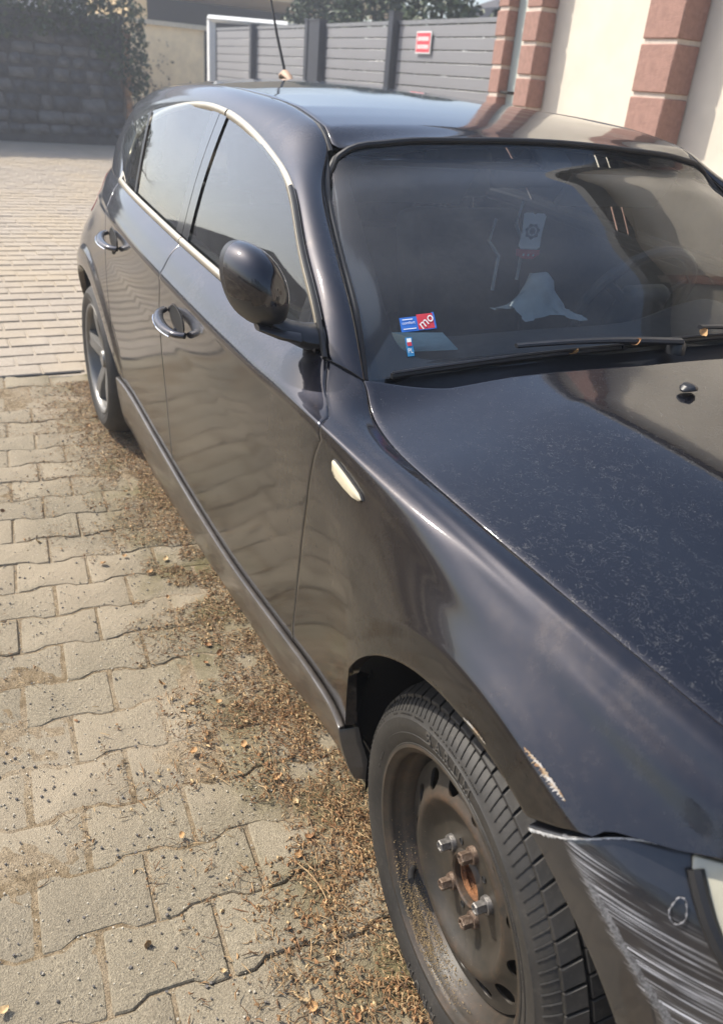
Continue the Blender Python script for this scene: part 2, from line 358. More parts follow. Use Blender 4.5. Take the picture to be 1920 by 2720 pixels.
# ------------------------------------------------------------------ car side surface: S(x, v) -> (w, z), w = distance from the car's middle plane
WZ = 0.3174            # wheel centre height
XR = -2.66             # rear axle
def unit(a): return a/np.linalg.norm(a)
def station(top, cr, s, bulge, l5, l6, l7):
    top, cr, l5, l6, l7 = (np.array(q, float) for q in (top, cr, l5, l6, l7))
    d = cr-top; n = unit(np.array([-d[1], d[0]])); n = n if n[0]+n[1] > 0 else -n
    r1 = top+d*0.42+n*bulge; s_up = min(s, .30*np.linalg.norm(d))
    r2 = cr+unit(r1-cr)*s_up; r4 = cr+unit(l5-cr)*s
    k = s*0.22
    c2 = cr-unit(unit(cr-r2)+unit(cr-r4))*k
    return [top, r1, r2, c2, r4, l5, l6, l7]
ST = [
 (-3.45, (.56, .985), (.62, .865), .020, .006, (.70, .72), (.70, .55), (.68, .36)),
 (-3.10, (.645, 1.012), (.705, .895), .018, .006, (.795, .74), (.80, .56), (.77, .36)),
 (-2.80, (.712, 1.030), (.770, .928), .016, .006, (.852, .75), (.862, .60), (.835, .37)),
 (-2.50, (.758, 1.034), (.818, .944), .014, .006, (.858, .76), (.864, .61), (.846, .37)),
 (-2.20, (.792, 1.029), (.852, .947), .011, .006, (.856, .79), (.848, .57), (.828, .362)),
 (-1.80, (.80, 1.004), (.863, .926), .007, .006, (.856, .76), (.840, .54), (.823, .330)),
 (-1.40, (.80, .980), (.863, .904), .007, .006, (.855, .74), (.838, .52), (.823, .308)),
 (-1.00, (.797, .962), (.862, .890), .007, .006, (.854, .73), (.836, .51), (.823, .304)),
 (-0.75, (.791, .955), (.860, .889), .007, .006, (.853, .72), (.836, .51), (.823, .322)),
 (-0.635, (.786, .957), (.858, .891), .0075, .006, (.850, .72), (.836, .515), (.824, .333)),
 (-0.60, (.764, .947), (.857, .891), .008, .006, (.850, .72), (.836, .52), (.824, .336)),
 (-0.566, (.742, .936), (.856, .890), .010, .005, (.850, .72), (.837, .52), (.824, .339)),
 (-0.53, (.752, .912), (.855, .889), .011, .004, (.849, .72), (.838, .525), (.825, .343)),
 (-0.49, (.760, .893), (.852, .887), .012, .003, (.848, .72), (.839, .53), (.827, .347)),
 (-0.44, (.767, .885), (.847, .881), .014, .005, (.848, .72), (.842, .54), (.830, .353)),
 (-0.40, (.771, .8815), (.843, .876), .015, .005, (.850, .70), (.846, .55), (.832, .357)),
 (-0.30, (.775, .8785), (.838, .868), .017, .005, (.862, .640), (.866, .55), (.855, .367)),
 (-0.21, (.773, .8745), (.832, .861), .019, .005, (.866, .692), (.870, .60), (.860, .37)),
 (-0.12, (.766, .8675), (.824, .851), .022, .006, (.868, .733), (.872, .64), (.862, .37)),
 (-0.05, (.761, .8620), (.816, .840), .026, .007, (.868, .748), (.872, .66), (.862, .37)),
 ( 0.03, (.754, .8550), (.806, .824), .030, .007, (.868, .750), (.872, .66), (.862, .37)),
 ( 0.12, (.743, .846), (.794, .806), .034, .008, (.866, .732), (.870, .64), (.858, .37)),
 ( 0.20, (.732, .836), (.783, .793), .036, .008, (.862, .702), (.866, .60), (.852, .36)),
 ( 0.28, (.718, .826), (.768, .780), .038, .008, (.845, .678), (.850, .58), (.838, .34)),
 ( 0.40, (.690, .805), (.738, .755), .038, .008, (.795, .650), (.802, .56), (.796, .32)),
 ( 0.58, (.600, .765), (.640, .705), .035, .010, (.675, .60), (.685, .52), (.682, .30)),
]
_sx = np.array([s[0] for s in ST]); _sy = np.array([station(*s[1:]) for s in ST])
SX = np.linspace(-3.45, .58, 404)
def gauss_rows(Y, sig):
    k = np.arange(-40, 41); w = np.exp(-0.5*(k/sig)**2); w /= w.sum(); P = np.concatenate([2*Y[:1]-Y[40:0:-1], Y, 2*Y[-1:]-Y[-2:-42:-1]])
    return np.stack([np.convolve(P[:, i], w, 'valid') for i in range(P.shape[1])], 1)
SY = hermite(_sx, _sy, SX)
_sm = gauss_rows(SY.reshape(404, 16), 4.5).reshape(404, 8, 2); _w8 = np.clip((SX+.40)/.15, 0, 1)[:, None, None]; _s9 = gauss_rows(SY.reshape(404, 16), 9.0).reshape(404, 8, 2); _sm = np.concatenate([(1-_w8)*_sm[:, :5]+_w8*_s9[:, :5], _sm[:, 5:]], 1); _s2 = gauss_rows(SY.reshape(404, 16), 1.6).reshape(404, 8, 2)
_k = np.clip((SX+.30)/.12, 0, 1)[:, None]
SY = _sm.copy(); SY[:, 0] = _k*_sm[:, 0]+(1-_k)*_s2[:, 0]
def spline_rows(rows, v):
    n = rows.shape[1]; v = np.clip(v, 0, n-1); i = np.clip(np.floor(v).astype(int), 0, n-2); t = (v-i)[:, None]
    k = np.arange(len(v))
    p1 = rows[k, i]; p2 = rows[k, i+1]
    p0 = np.where((i > 0)[:, None], rows[k, np.maximum(i-1, 0)], 2*p1-p2); p3 = np.where((i < n-2)[:, None], rows[k, np.minimum(i+2, n-1)], 2*p2-p1)
    # chord-length tangents keep the tight crease free of overshoot
    def ln(a, b): return np.maximum(np.linalg.norm(b-a, axis=1), 1e-6)[:, None]
    a, b, c = ln(p0, p1), ln(p1, p2), ln(p2, p3)
    m1 = ((p1-p0)/a*b+(p2-p1)/b*a)/(a+b)*b; m2 = ((p2-p1)/b*c+(p3-p2)/c*b)/(b+c)*b
    return (2*t**3-3*t**2+1)*p1+(t**3-2*t**2+t)*m1+(-2*t**3+3*t**2)*p2+(t**3-t**2)*m2
# two more rows beside the fifth: a crisp fold along the front arch band, nothing on the doors
def _un(a): return a/np.linalg.norm(a, axis=1)[:, None]
_f = np.clip((SX+.44)/.14, 0, 1)[:, None]; _one = np.ones(404)
_a = (1-_f)*spline_rows(SY, 4.85*_one)+_f*(SY[:, 5]+_un(SY[:, 4]-SY[:, 5])*.011); _b = (1-_f)*spline_rows(SY, 5.15*_one)+_f*(SY[:, 5]+_un(SY[:, 6]-SY[:, 5])*.011)
_c = (1-_f)*SY[:, 5]+_f*(SY[:, 5]+((_a+_b)/2-SY[:, 5])*.35)
def _ext(p, q, s):                                        # a point past p towards q keeps the flats beside the crease flat
    d = np.linalg.norm(q-p, axis=1); return p+(q-p)/d[:, None]*np.minimum(1.7*s, .45*d)[:, None]
_pre = _ext(SY[:, 2], SY[:, 1], np.linalg.norm(SY[:, 2]-SY[:, 3], axis=1)); _post = _ext(SY[:, 4], _a, np.linalg.norm(SY[:, 4]-SY[:, 3], axis=1))
SY = np.stack([SY[:, 0], SY[:, 1], _pre, SY[:, 2], SY[:, 3], SY[:, 4], _post, _a, _c, _b, SY[:, 6], SY[:, 7]], 1)
VB = 11.0
def side(x, v):
    x = np.asarray(x, float).ravel(); v = np.asarray(v, float).ravel()
    q = spline_rows(hermite(SX, SY, x), v)
    w, z = q[:, 0].copy(), q[:, 1]
    rho = np.hypot(x-XR, z-WZ); s = np.clip((0.452-rho)/0.022, 0, 1)      # rear arch band stands proud
    w += .010*s*s*(3-2*s)*np.clip((z-0.36)/0.12, 0, 1)
    return w, z
def side_xyz(x, v):
    w, z = side(x, v); return np.c_[np.ravel(x), -w, z]
def v_of_z(x, z, lo=5.2, hi=11.0):
    x = np.asarray(x, float); lo = np.full(x.shape, lo); hi = np.full(x.shape, hi)
    for _ in range(26):
        m = (lo+hi)/2; _, zz = side(x, m); up = zz > z
        lo = np.where(up, m, lo); hi = np.where(up, hi, m)
    return (lo+hi)/2
VC = 6.0; TC = 0.46
def vmap(t, vb):
    vc = np.minimum(VC, np.asarray(vb)-.5); return np.where(t < TC, vc*(t/TC), vc+(vb-vc)*(t-TC)/(1-TC))

def shell(name, P, nrm, mat, parent, rim=0.016, flip=False, closed_rim=True):
    """grid of points (nu, nv, 3) with outward normals -> panel with rolled-in edges; makes the mirrored twin with flip"""
    nu, nv = P.shape[:2]; V = P.reshape(-1, 3).copy(); nn = nrm.reshape(-1, 3)
    idx = np.arange(nu*nv).reshape(nu, nv)
    a, b, c, d = idx[:-1, :-1], idx[1:, :-1], idx[1:, 1:], idx[:-1, 1:]
    F = np.stack([a, b, c, d], -1).reshape(-1, 4)
    q = V[F[len(F)//2]]; fn = np.cross(q[1]-q[0], q[3]-q[0])
    if fn @ nn[F[len(F)//2][0]] < 0: F = F[:, ::-1]
    ring = list(idx[:, 0])+list(idx[-1, 1:])+list(idx[-2::-1, -1])+list(idx[0, -2:0:-1])
    inner = list(idx[:, 1])+list(idx[-2, 1:])+list(idx[-2::-1, -2])+list(idx[1, -2:0:-1])
    ring, inner = np.array(ring), np.array(inner); L = len(ring)
    out = V[ring]-V[inner]; out /= np.maximum(np.linalg.norm(out, axis=1), 1e-6)[:, None]
    r1 = V[ring]+out*0.0016-nn[ring]*0.0009; r2 = V[ring]+out*0.0022-nn[ring]*0.0030; r3 = r2-nn[ring]*rim
    base = len(V); V = np.r_[V, r1, r2, r3]
    F = [tuple(f) for f in F]
    lv = [ring, base+np.arange(L), base+L+np.arange(L), base+2*L+np.arange(L)]
    # orientation of rim: follow an adjacent face
    q0 = (lv[0][0], lv[0][1])
    fwd = any((q0[0] == f[i] and q0[1] == f[(i+1) % 4]) for f in F[:nv*2+4] for i in range(4)) or any((q0[0] == f[i] and q0[1] == f[(i+1) % 4]) for f in F for i in range(4))
    for l in range(3):
        for k in range(L):
            k2 = (k+1) % L; qd = (lv[l][k2], lv[l][k], lv[l+1][k], lv[l+1][k2])
            F.append(qd if fwd else qd[::-1])
    if flip:
        V = V*np.array([1, -1, 1]); F = [f[::-1] for f in F]
    return mesh_obj(name, V, F, mat, parent, True, 50)

def grid_normals(P, ref):
    du = np.gradient(P, axis=0); dv = np.gradient(P, axis=1); n = np.cross(du, dv)
    n /= np.maximum(np.linalg.norm(n, axis=2), 1e-9)[..., None]
    s = np.sign((n*ref).sum(2)); s[s == 0] = 1
    return n*s[..., None]

def side_panel(name, xl, xr, bottom, top, mat, parent, nu=90, nv=80, inset=0.0018, rim=0.016, mirror=True):
    """xl / xr: x as a function of z; bottom: (x, z) polyline or None for v=7; top: (x_left, x_right) at v=0"""
    s = np.linspace(0, 1, nu); t = np.linspace(0, 1, nv)
    if bottom is None:
        xb = np.linspace(float(xl(0.33)), float(xr(0.33)), nu); vb = np.full(nu, VB)
    else:
        B = np.array(bottom, float); L = np.r_[0, np.cumsum(np.linalg.norm(np.diff(B, axis=0), axis=1))]
        xb = np.interp(s*L[-1], L, B[:, 0]); zb = np.interp(s*L[-1], L, B[:, 1]); vb = v_of_z(xb, zb, 2.6)
    def edge(fx, vbe, x0):
        v = vmap(t, vbe); x = np.full(nv, x0)
        if hasattr(fx, 'by_v'): return fx.by_v(v)
        for _ in range(12): _, z = side(x, v); x = np.array([float(fx(q)) for q in z])
        return x
    el = edge(xl, vb[0], xb[0]); er = edge(xr, vb[-1], xb[-1])
    xt = np.linspace(el[0], er[0], nu)
    el[-1] = xb[0]; er[-1] = xb[-1]
    S, T = np.meshgrid(s, t, indexing='ij')
    X = (1-S)*el[None, :]+S*er[None, :]+(1-T)*xt[:, None]+T*xb[:, None]-((1-S)*(1-T)*el[0]+S*(1-T)*er[0]+(1-S)*T*el[-1]+S*T*er[-1])
    Vv = vmap(T, vb[:, None])
    P = side_xyz(X, Vv).reshape(nu, nv, 3)
    # keep a seam of a few millimetres all round
    e = 0.0
    P[0, :, 0] += inset; P[-1, :, 0] -= inset
    n = grid_normals(P, np.array([0, -1, 1.1]))
    o = shell(name, P, n, mat, parent, rim)
    if mirror: shell(name, P, n, mat, parent, rim, flip=True)
    return o

def interp_fn(pairs):
    z, x = zip(*sorted((b, a) for a, b in pairs))
    z = np.array(z); x = np.array(x)
    return lambda q: hermite(z, x, np.array([q]))[0]

# ================================================================== THE CAR
car = tag(empty('car', (0, 0, 0)), 'black five door hatchback with scraped front bumper and black steel front wheel', 'car')
B_SHUT = interp_fn([(-1.535, 1.02), (-1.527, .985), (-1.516, .93), (-1.516, .90), (-1.545, .80), (-1.558, .74), (-1.578, .55), (-1.592, .38), (-1.595, .28)])
F_SHUT = interp_fn([(-.635, .965), (-.622, .950), (-.560, .925), (-.518, .900), (-.503, .880), (-.520, .82), (-.545, .72), (-.575, .60), (-.607, .47), (-.630, .37), (-.637, .30)])
_fz = F_SHUT
def _fs():
    vs = list(np.linspace(6.0, 11.0, 41)); xs = []
    for v in vs:
        x = -.55
        for _ in range(20): x = 0.5*x+0.5*_fz(float(side(np.array([x]), np.array([v]))[1][0]))
        xs.append(x)
    V = np.array([0, 1, 2, 3, 4, 5]+vs[1:]); X = np.array([-.636, -.592, -.524, -.512, -.506, -.504]+xs[1:])
    return lambda v: hermite(V, X, np.atleast_1d(v))
F_SHUT_V = _fs()
def F_SHUT(z): return _fz(z)
F_SHUT.by_v = F_SHUT_V
R_SHUT = interp_fn([(-2.40, 1.05), (-2.36, 1.02), (-2.31, .96), (-2.285, .86), (-2.283, .70), (-2.287, .50), (-2.292, .36), (-2.292, .30)])
def arc(cx, r, a0, a1, n): return [(cx+r*math.cos(R(a)), WZ+r*math.sin(R(a))) for a in np.linspace(a0, a1, n)]
RA = 0.372
fen_bottom = [(-.637, .336), (-.333, .365), (-.338, .41), (-.338, .45)]+arc(0, RA, 153, 66, 36)+[(.20, .686), (.243, .714), (.295, .727), (.34, .744)]
front_fender = side_panel('front_fender', F_SHUT, lambda z: .34, fen_bottom, None, M['paint'], car, 130, 96, rim=0.020)
def door(name, xl, xr):
    d = side_panel(name, xl, xr, None, None, M['paint'], car, 110, 90)
    return d
rear_door = door('rear_door', R_SHUT, B_SHUT)
front_door = door('front_door', B_SHUT, F_SHUT)
q_bottom = [(-3.30, .40), (-3.05, .40)]+arc(XR, RA, 168, 10, 40)+[(-2.293, .362)]
side_panel('rear_quarter', lambda z: -3.30, R_SHUT, q_bottom, None, M['paint'], car, 90, 70, rim=0.020)
bump_left = [(RA*math.cos(R(a)), WZ+RA*math.sin(R(a))) for a in np.linspace(64.5, -6, 30)]
def bl(z):
    zz = min(max((z-WZ)/RA, -0.2), .999); return RA*math.sqrt(max(0, 1-zz*zz))+0.002

# front bumper side: from the arch edge to the nose
def bumper_side():
    nu, nv = 70, 60
    top = curve([(.158, .644), (.205, .676), (.245, .702), (.294, .714)], 30)
    t = np.linspace(0, 1, nv)
    edge_a = np.linspace(math.degrees(math.atan2(.642-WZ, .158)), -14, nv)
    ex = 0.3655*np.cos(np.radians(edge_a)); ez = WZ+0.3655*np.sin(np.radians(edge_a))
    P = np.zeros((nu, nv, 3)); s = np.linspace(0, 1, nu)
    # right edge runs down the headlamp seal, then along the nose
    rx = curve([(.294, .714), (.345, .664), (.42, .600), (.57, .560), (.575, .40), (.575, .235)], nv)
    tp = curve(top, nu)
    bt = np.linspace(np.array([ex[-1], ez[-1]]), np.array([.575, .235]), nu)
    for i in range(nu):
        for j in range(nv):
            u, k = s[i], t[j]
            q = (1-u)*np.array([ex[j], ez[j]])+u*rx[j]+(1-k)*tp[i]+k*bt[i]-((1-u)*(1-k)*tp[0]+u*(1-k)*tp[-1]+(1-u)*k*bt[0]+u*k*bt[-1])
            P[i, j] = (q[0], 0, q[1])
    x = P[..., 0].ravel(); z = P[..., 2].ravel()
    v = v_of_z(x, np.maximum(z, 0.375), 5.0)
    w, zz = side(x, v)
    # below the fender line the bumper tucks in; a vertical corner line splits arch face and front face
    cl = 0.215+1.16*(0.675-z)                                    # x of the corner line
    k = np.clip((x-cl)/0.02, -1, 1)
    w = w-0.42*np.maximum(0, x-cl)**1.15-np.maximum(0, 0.375-z)*0.22
    P[..., 1] = -w.reshape(nu, nv)
    n = grid_normals(P, np.array([0.2, -1, 0.1]))
    return P, n
BP, BN = bumper_side()

def scratch_mat():
    """bumper paint with scuffs that run back along the side"""
    m, t, b = new_mat('scraped_bumper_paint')
    geo = N(t, 'ShaderNodeNewGeometry'); sx = N(t, 'ShaderNodeSeparateXYZ'); t.links.new(geo.outputs['Position'], sx.inputs[0])
    x, z = sx.outputs[0], sx.outputs[2]
    # coordinate across the scuffs (they run forward and down) and along them
    across = math_n(t, 'ADD', math_n(t, 'MULTIPLY', z, 0.99), math_n(t, 'MULTIPLY', x, 0.10))
    along = math_n(t, 'SUBTRACT', math_n(t, 'MULTIPLY', x, 0.99), math_n(t, 'MULTIPLY', z, 0.10))
    cb = N(t, 'ShaderNodeCombineXYZ'); t.links.new(math_n(t, 'MULTIPLY', along, 4.0), cb.inputs[0]); t.links.new(math_n(t, 'MULTIPLY', across, 420.0), cb.inputs[1])
    n1 = N(t, 'ShaderNodeTexNoise'); n1.inputs['Scale'].default_value = 1.0; n1.inputs['Detail'].default_value = 3; n1.inputs['Roughness'].default_value = 0.6; t.links.new(cb.outputs[0], n1.inputs['Vector'])
    cb2 = N(t, 'ShaderNodeCombineXYZ'); t.links.new(math_n(t, 'MULTIPLY', along, 10.0), cb2.inputs[0]); t.links.new(math_n(t, 'MULTIPLY', across, 80.0), cb2.inputs[1])
    n2 = N(t, 'ShaderNodeTexNoise'); n2.inputs['Scale'].default_value = 1.0; n2.inputs['Detail'].default_value = 3; t.links.new(cb2.outputs[0], n2.inputs['Vector'])
    # distance in front of the corner line
    cl = math_n(t, 'ADD', math_n(t, 'MULTIPLY', math_n(t, 'SUBTRACT', 0.675, z), 1.16), 0.215)
    d = math_n(t, 'SUBTRACT', x, cl)
    zone = N(t, 'ShaderNodeMapRange'); zone.inputs['From Min'].default_value = -0.012; zone.inputs['From Max'].default_value = 0.004; t.links.new(d, zone.inputs[0])
    fade = N(t, 'ShaderNodeMapRange'); fade.inputs['From Min'].default_value = 0.20; fade.inputs['From Max'].default_value = 0.01; t.links.new(d, fade.inputs[0])
    topf = N(t, 'ShaderNodeMapRange'); topf.inputs['From Min'].default_value = 0.705; topf.inputs['From Max'].default_value = 0.655; t.links.new(math_n(t, 'ADD', z, math_n(t, 'MULTIPLY', d, 0.45)), topf.inputs[0])
    lim = math_n(t, 'MULTIPLY', math_n(t, 'MULTIPLY', zone.outputs[0], fade.outputs[0]), topf.outputs[0])
    s = math_n(t, 'MULTIPLY', ramp(t, n1.outputs[0], [(0.50, g(0)), (0.64, g(1))]), ramp(t, n2.outputs[0], [(0.42, g(0.0)), (0.62, g(1))]))
    s = math_n(t, 'MULTIPLY', s, ramp(t, lim, [(0.0, g(0)), (0.15, g(0.35)), (0.8, g(1))]), True)
    # grey raw plastic rubbed bare along the corner itself
    ed = math_n(t, 'ABSOLUTE', math_n(t, 'SUBTRACT', d, 0.004))
    rawn = noise(t, 90, 4, 0.7)
    raw = math_n(t, 'LESS_THAN', ed, math_n(t, 'ADD', math_n(t, 'MULTIPLY', rawn, 0.012), 0.0005))
    raw = math_n(t, 'MULTIPLY', raw, ramp(t, z, [(0.640, g(1)), (0.665, g(0))]))
    c = mixc(t, s, (0.010, 0.011, 0.015), (0.80, 0.81, 0.84))
    c = mixc(t, raw, c, ramp(t, noise(t, 300, 3, 0.7), [(0.35, (0.04, 0.04, 0.042)), (0.7, (0.22, 0.22, 0.225))]))
    dirt = math_n(t, 'MULTIPLY', ramp(t, noise(t, 40, 5, 0.7), [(0.4, g(0.2)), (0.7, g(1))]), 0.05)
    c = mixc(t, dirt, c, (0.2, 0.165, 0.12))
    t.links.new(c, b.inputs['Base Color'])
    sr = math_n(t, 'MAXIMUM', s, raw)
    t.links.new(mixc(t, sr, (0.35,)*3, (0.75,)*3), b.inputs['Roughness'])
    inv = math_n(t, 'SUBTRACT', 1.0, sr, True); t.links.new(inv, b.inputs['Coat Weight']); b.inputs['Coat Roughness'].default_value = 0.05
    bump(t, b, sr, 0.25, 0.0006)
    return m
M['bumper'] = scratch_mat()
front_bumper = shell('front_bumper', BP, BN, M['bumper'], car, 0.03)
shell('front_bumper', BP, BN, M['paint'], car, 0.03, flip=True)['label'] = 'unscraped driver side half of the front bumper'
front_bumper['label'] = 'scraped passenger side half of the front bumper'

def bumper_edge():
    V, F = [], []; n_ = 80; q = BP[:, 0]; q2 = BP[:, 3]; u = np.linspace(0, BP.shape[0]-1, n_)
    for k in u:
        i = int(k); a = q[i]; b = q2[i]; t_ = i/(BP.shape[0]-1); w_ = (.24*math.exp(-(t_/.30)**2)+.06)*random.uniform(.4, 1.0)
        out = BN[i, 0]; V += [a+out*.0012+np.array([0, 0, .0006]), a+(b-a)*w_*.5+out*.0016, a+(b-a)*w_+out*.0010]
    for k in range(n_-1):
        for j in range(2): F.append((k*3+j, (k+1)*3+j, (k+1)*3+j+1, k*3+j+1))
    mesh_obj('scraped_edge', V, F, plain('scraped_plastic', (.50, .50, .49), .75, 0, .5, 160), front_bumper)
bumper_edge()
def scuff_ring():
    d = np.linalg.norm(BP-np.array([.323, -.800, .665]), axis=2); i, j = np.unravel_index(int(np.argmin(d)), d.shape); c = BP[i, j]; n = BN[i, j]
    t = unit(np.cross(n, [0, 0, 1.])); u = np.cross(n, t)
    MB().tube([c+n*.0012+t*.008*math.cos(a)*(1+.12*math.sin(3*a))+u*.0145*math.sin(a) for a in np.linspace(0, 2*math.pi, 33)], [.0007+.0005*math.sin(k*1.7) for k in range(33)], 5, False).build('scuff_ring', plain('scuffed_plastic', (.20, .20, .21), .8, 0, .6, 200), front_bumper)
scuff_ring()
# ---- sill
def sill():
    xs = np.linspace(-2.293, -0.336, 90)
    prof = [(-.004, .0030), (.0040, .0030), (.0068, .0018), (.0078, -.0015), (.0075, -.014), (.003, -.06), (-.006, -.115), (-.016, -.150), (-.05, -.165)]
    P = np.zeros((len(xs), len(prof), 3))
    w7, z7 = side(xs, np.full(len(xs), VB))
    zb = np.interp(xs, [-2.3, -1.9, -1.4, -.7, -.35], [.192, .140, .152, .190, .262])
    for i, x in enumerate(xs):
        for j, (a, b) in enumerate(prof):
            k = (z7[i]-zb[i])/0.15
            P[i, j] = (x+max(0, (x+.45)/.114)*.035*(-b/.15), -(w7[i]+a+0.005), z7[i]-0.0030+b*k)
    n = grid_normals(P, np.array([0, -1, 0.3])); 
    for fl in (False, True): shell('sill', P, n, M['sill'], car, 0.035, flip=fl)
sill()

# ---- hood
TOPW = lambda x: side(x, np.zeros(np.size(x)))
def zc_hood(x): return hermite(np.array([-.60, -.43, -.2, 0, .2, .4, .52, .66]), np.array([.985, .966, .945, .922, .893, .852, .812, .70]), np.asarray(x, float).ravel())
def hood():
    nu, nv = 120, 90
    sw = np.linspace(-1, 1, nu)
    P = np.zeros((nu, nv, 3))
    t = np.linspace(0, 1, nv)**1.25
    back = lambda a: np.interp(abs(a), [0, .26, .53, .80, .93, 1.0], [-.430, -.440, -.468, -.508, -.545, -.566])
    front = lambda a: np.interp(abs(a), [0, .5, .8, 1.0], [.66, .63, .56, .36])
    for i, a in enumerate(sw):
        x0, x1 = back(a), front(a); x = x0+(x1-x0)*t
        w0, z0 = TOPW(x)
        w0 = w0-0.0045
        zc = zc_hood(x)
        u = abs(a)
        prof = 1-u**2.3
        z = z0+(zc-z0)*prof
        # crease that runs from the windscreen corner towards the badge
        uc = np.interp(x, [-.55, .1, .6], [.62, .50, .30])
        z = z+0.010*np.exp(-((u-uc)/0.16)**2)*np.clip((x+.6)/.25, 0, 1)-0.004*np.exp(-((u-uc-.2)/0.12)**2)
        P[i, :, 0] = x; P[i, :, 1] = -a*w0*-1; P[i, :, 2] = z
    n = grid_normals(P, np.array([0, 0, 1.]))
    return shell('hood', P, n, M['hood'], car, 0.022)
hood_o = hood()

# ---- greenhouse curves (x, w, z)
T_PTS = [(-.632, .788, .957), (-.72, .765, 1.019), (-.869, .740, 1.095), (-.955, .716, 1.148), (-1.048, .690, 1.196), (-1.19, .670, 1.2285), (-1.399, .655, 1.276), (-1.59, .650, 1.304), (-1.778, .648, 1.311), (-1.994, .648, 1.298), (-2.27, .652, 1.258), (-2.46, .657, 1.210), (-2.55, .668, 1.165)]
E_PTS = [(-.566, .742, .936), (-.683, .715, 1.024), (-.837, .680, 1.105), (-.977, .645, 1.176), (-1.062, .615, 1.222), (-1.12, .578, 1.262), (-1.18, .570, 1.300), (-1.27, .565, 1.318), (-1.37, .560, 1.333), (-1.60, .555, 1.347), (-1.80, .552, 1.353), (-2.10, .550, 1.352), (-2.40, .548, 1.341), (-2.70, .545, 1.315), (-2.95, .56, 1.262)]
NB = 160
def smooth_curve(pts, n, sig):
    c = curve(pts, n); k = np.arange(-60, 61); w = np.exp(-.5*(k/sig)**2); w /= w.sum()
    P = np.concatenate([2*c[:1]-c[60:0:-1], c, 2*c[-1:]-c[-2:-62:-1]]); return np.stack([np.convolve(P[:, i], w, 'valid') for i in range(3)], 1)
TB = smooth_curve(T_PTS, 400, 14); EB = smooth_curve(E_PTS, 400, 6); EB[0] = E_PTS[0]
def resample(c, knots_s, n):
    L = np.r_[0, np.cumsum(np.linalg.norm(np.diff(c, axis=0), axis=1))]/1.0
    L /= L[-1]; u = np.linspace(0, 1, n); k = np.interp(u, np.linspace(0, 1, len(knots_s)), knots_s)
    return np.stack([np.interp(k, L, c[:, i]) for i in range(3)], 1)
TS = resample(TB, [0, .5, 1], NB); ES = resample(EB, [0, .45, 1], NB)
def loft(A, B, crown, nv, ref):
    nu = len(A); P = np.zeros((nu, nv, 3)); t = np.linspace(0, 1, nv)
    tan = np.gradient(A+B, axis=0); nn = np.cross(tan, B-A); nn /= np.maximum(np.linalg.norm(nn, axis=1), 1e-9)[:, None]
    s = np.sign((nn*ref).sum(1))[:, None]; nn = nn*s
    cr = crown if hasattr(crown, '__len__') else np.full(nu, crown)
    for j, k in enumerate(t):
        P[:, j] = A+(B-A)*k+nn*(cr*(4*k*(1-k))**0.8)[:, None]
    return P
def wyz(c): return c*np.array([1, -1, 1])
crown = np.interp(np.linspace(0, 1, NB), [0, .1, .4, .55, 1], [.006, .014, .016, .020, .026])
BAND = loft(wyz(TS), wyz(ES), crown, 22, np.array([0, -1, .6]))
bandn = grid_normals(BAND, np.array([.35, -.6, 1.1]))
for fl in (False, True):
    o = shell('roof_rail', BAND, bandn, M['paint'], car, 0.012, flip=fl)
# C pillar and rear shoulder
def cpillar():
    A = curve([(-2.55, .668, 1.165), (-2.545, .690, 1.12), (-2.47, .728, 1.075), (-2.37, .772, 1.034)], 30)
    B = curve([(-2.95, .56, 1.262), (-3.06, .585, 1.19), (-3.13, .61, 1.11), (-3.18, .625, 1.005)], 30)
    P = loft(wyz(A), wyz(B), 0.022, 24, np.array([0, -1, .4])); n = grid_normals(P, np.array([-.3, -1, .7]))
    for fl in (False, True): shell('rear_pillar', P, n, M['paint'], car, 0.012, flip=fl)
cpillar()
# ---- roof
def zc_roof(x): return hermite(np.array([-3.12, -2.95, -2.6, -2.2, -1.8, -1.4, -1.2, -1.085]), np.array([1.335, 1.366, 1.386, 1.391, 1.381, 1.352, 1.326, 1.306]), np.asarray(x, float).ravel())
def roof():
    nu, nv = 90, 110; P = np.zeros((nu, nv, 3)); sa = np.linspace(-1, 1, nu); t = np.linspace(0, 1, nv)
    DE = np.array([p for p in E_PTS if p[0] <= -1.11])[::-1]
    for i, a in enumerate(sa):
        u = abs(a)
        xf = np.interp(u, [0, .4, .7, .88, .96, 1.0], [-1.092, -1.090, -1.090, -1.098, -1.112, -1.135]); xb = np.interp(u, [0, .7, 1], [-3.12, -3.08, -2.92])
        x = xf+(xb-xf)*t
        wd = np.interp(x, DE[:, 0], DE[:, 1])-0.012; zd = np.interp(x, DE[:, 0], DE[:, 2])+0.002
        zc = zc_roof(x); P[i, :, 0] = x; P[i, :, 1] = a*wd; P[i, :, 2] = zd+(zc-zd)*(1-u**2.2)
    n = grid_normals(P, np.array([0, 0, 1.])); return shell('roof_panel', P, n, M['roof'], car, 0.015)
roof_o = roof()
# dark ditch strips under the roof seam
for sgn in (-1, 1):
    mb = MB(); mb.tube([(p[0], sgn*(p[1]-.005), p[2]-.006) for p in curve([q for q in E_PTS if q[0] <= -1.10], 40)], 0.007, 6)
    mb.build('roof_seam', M['rubber'], car)

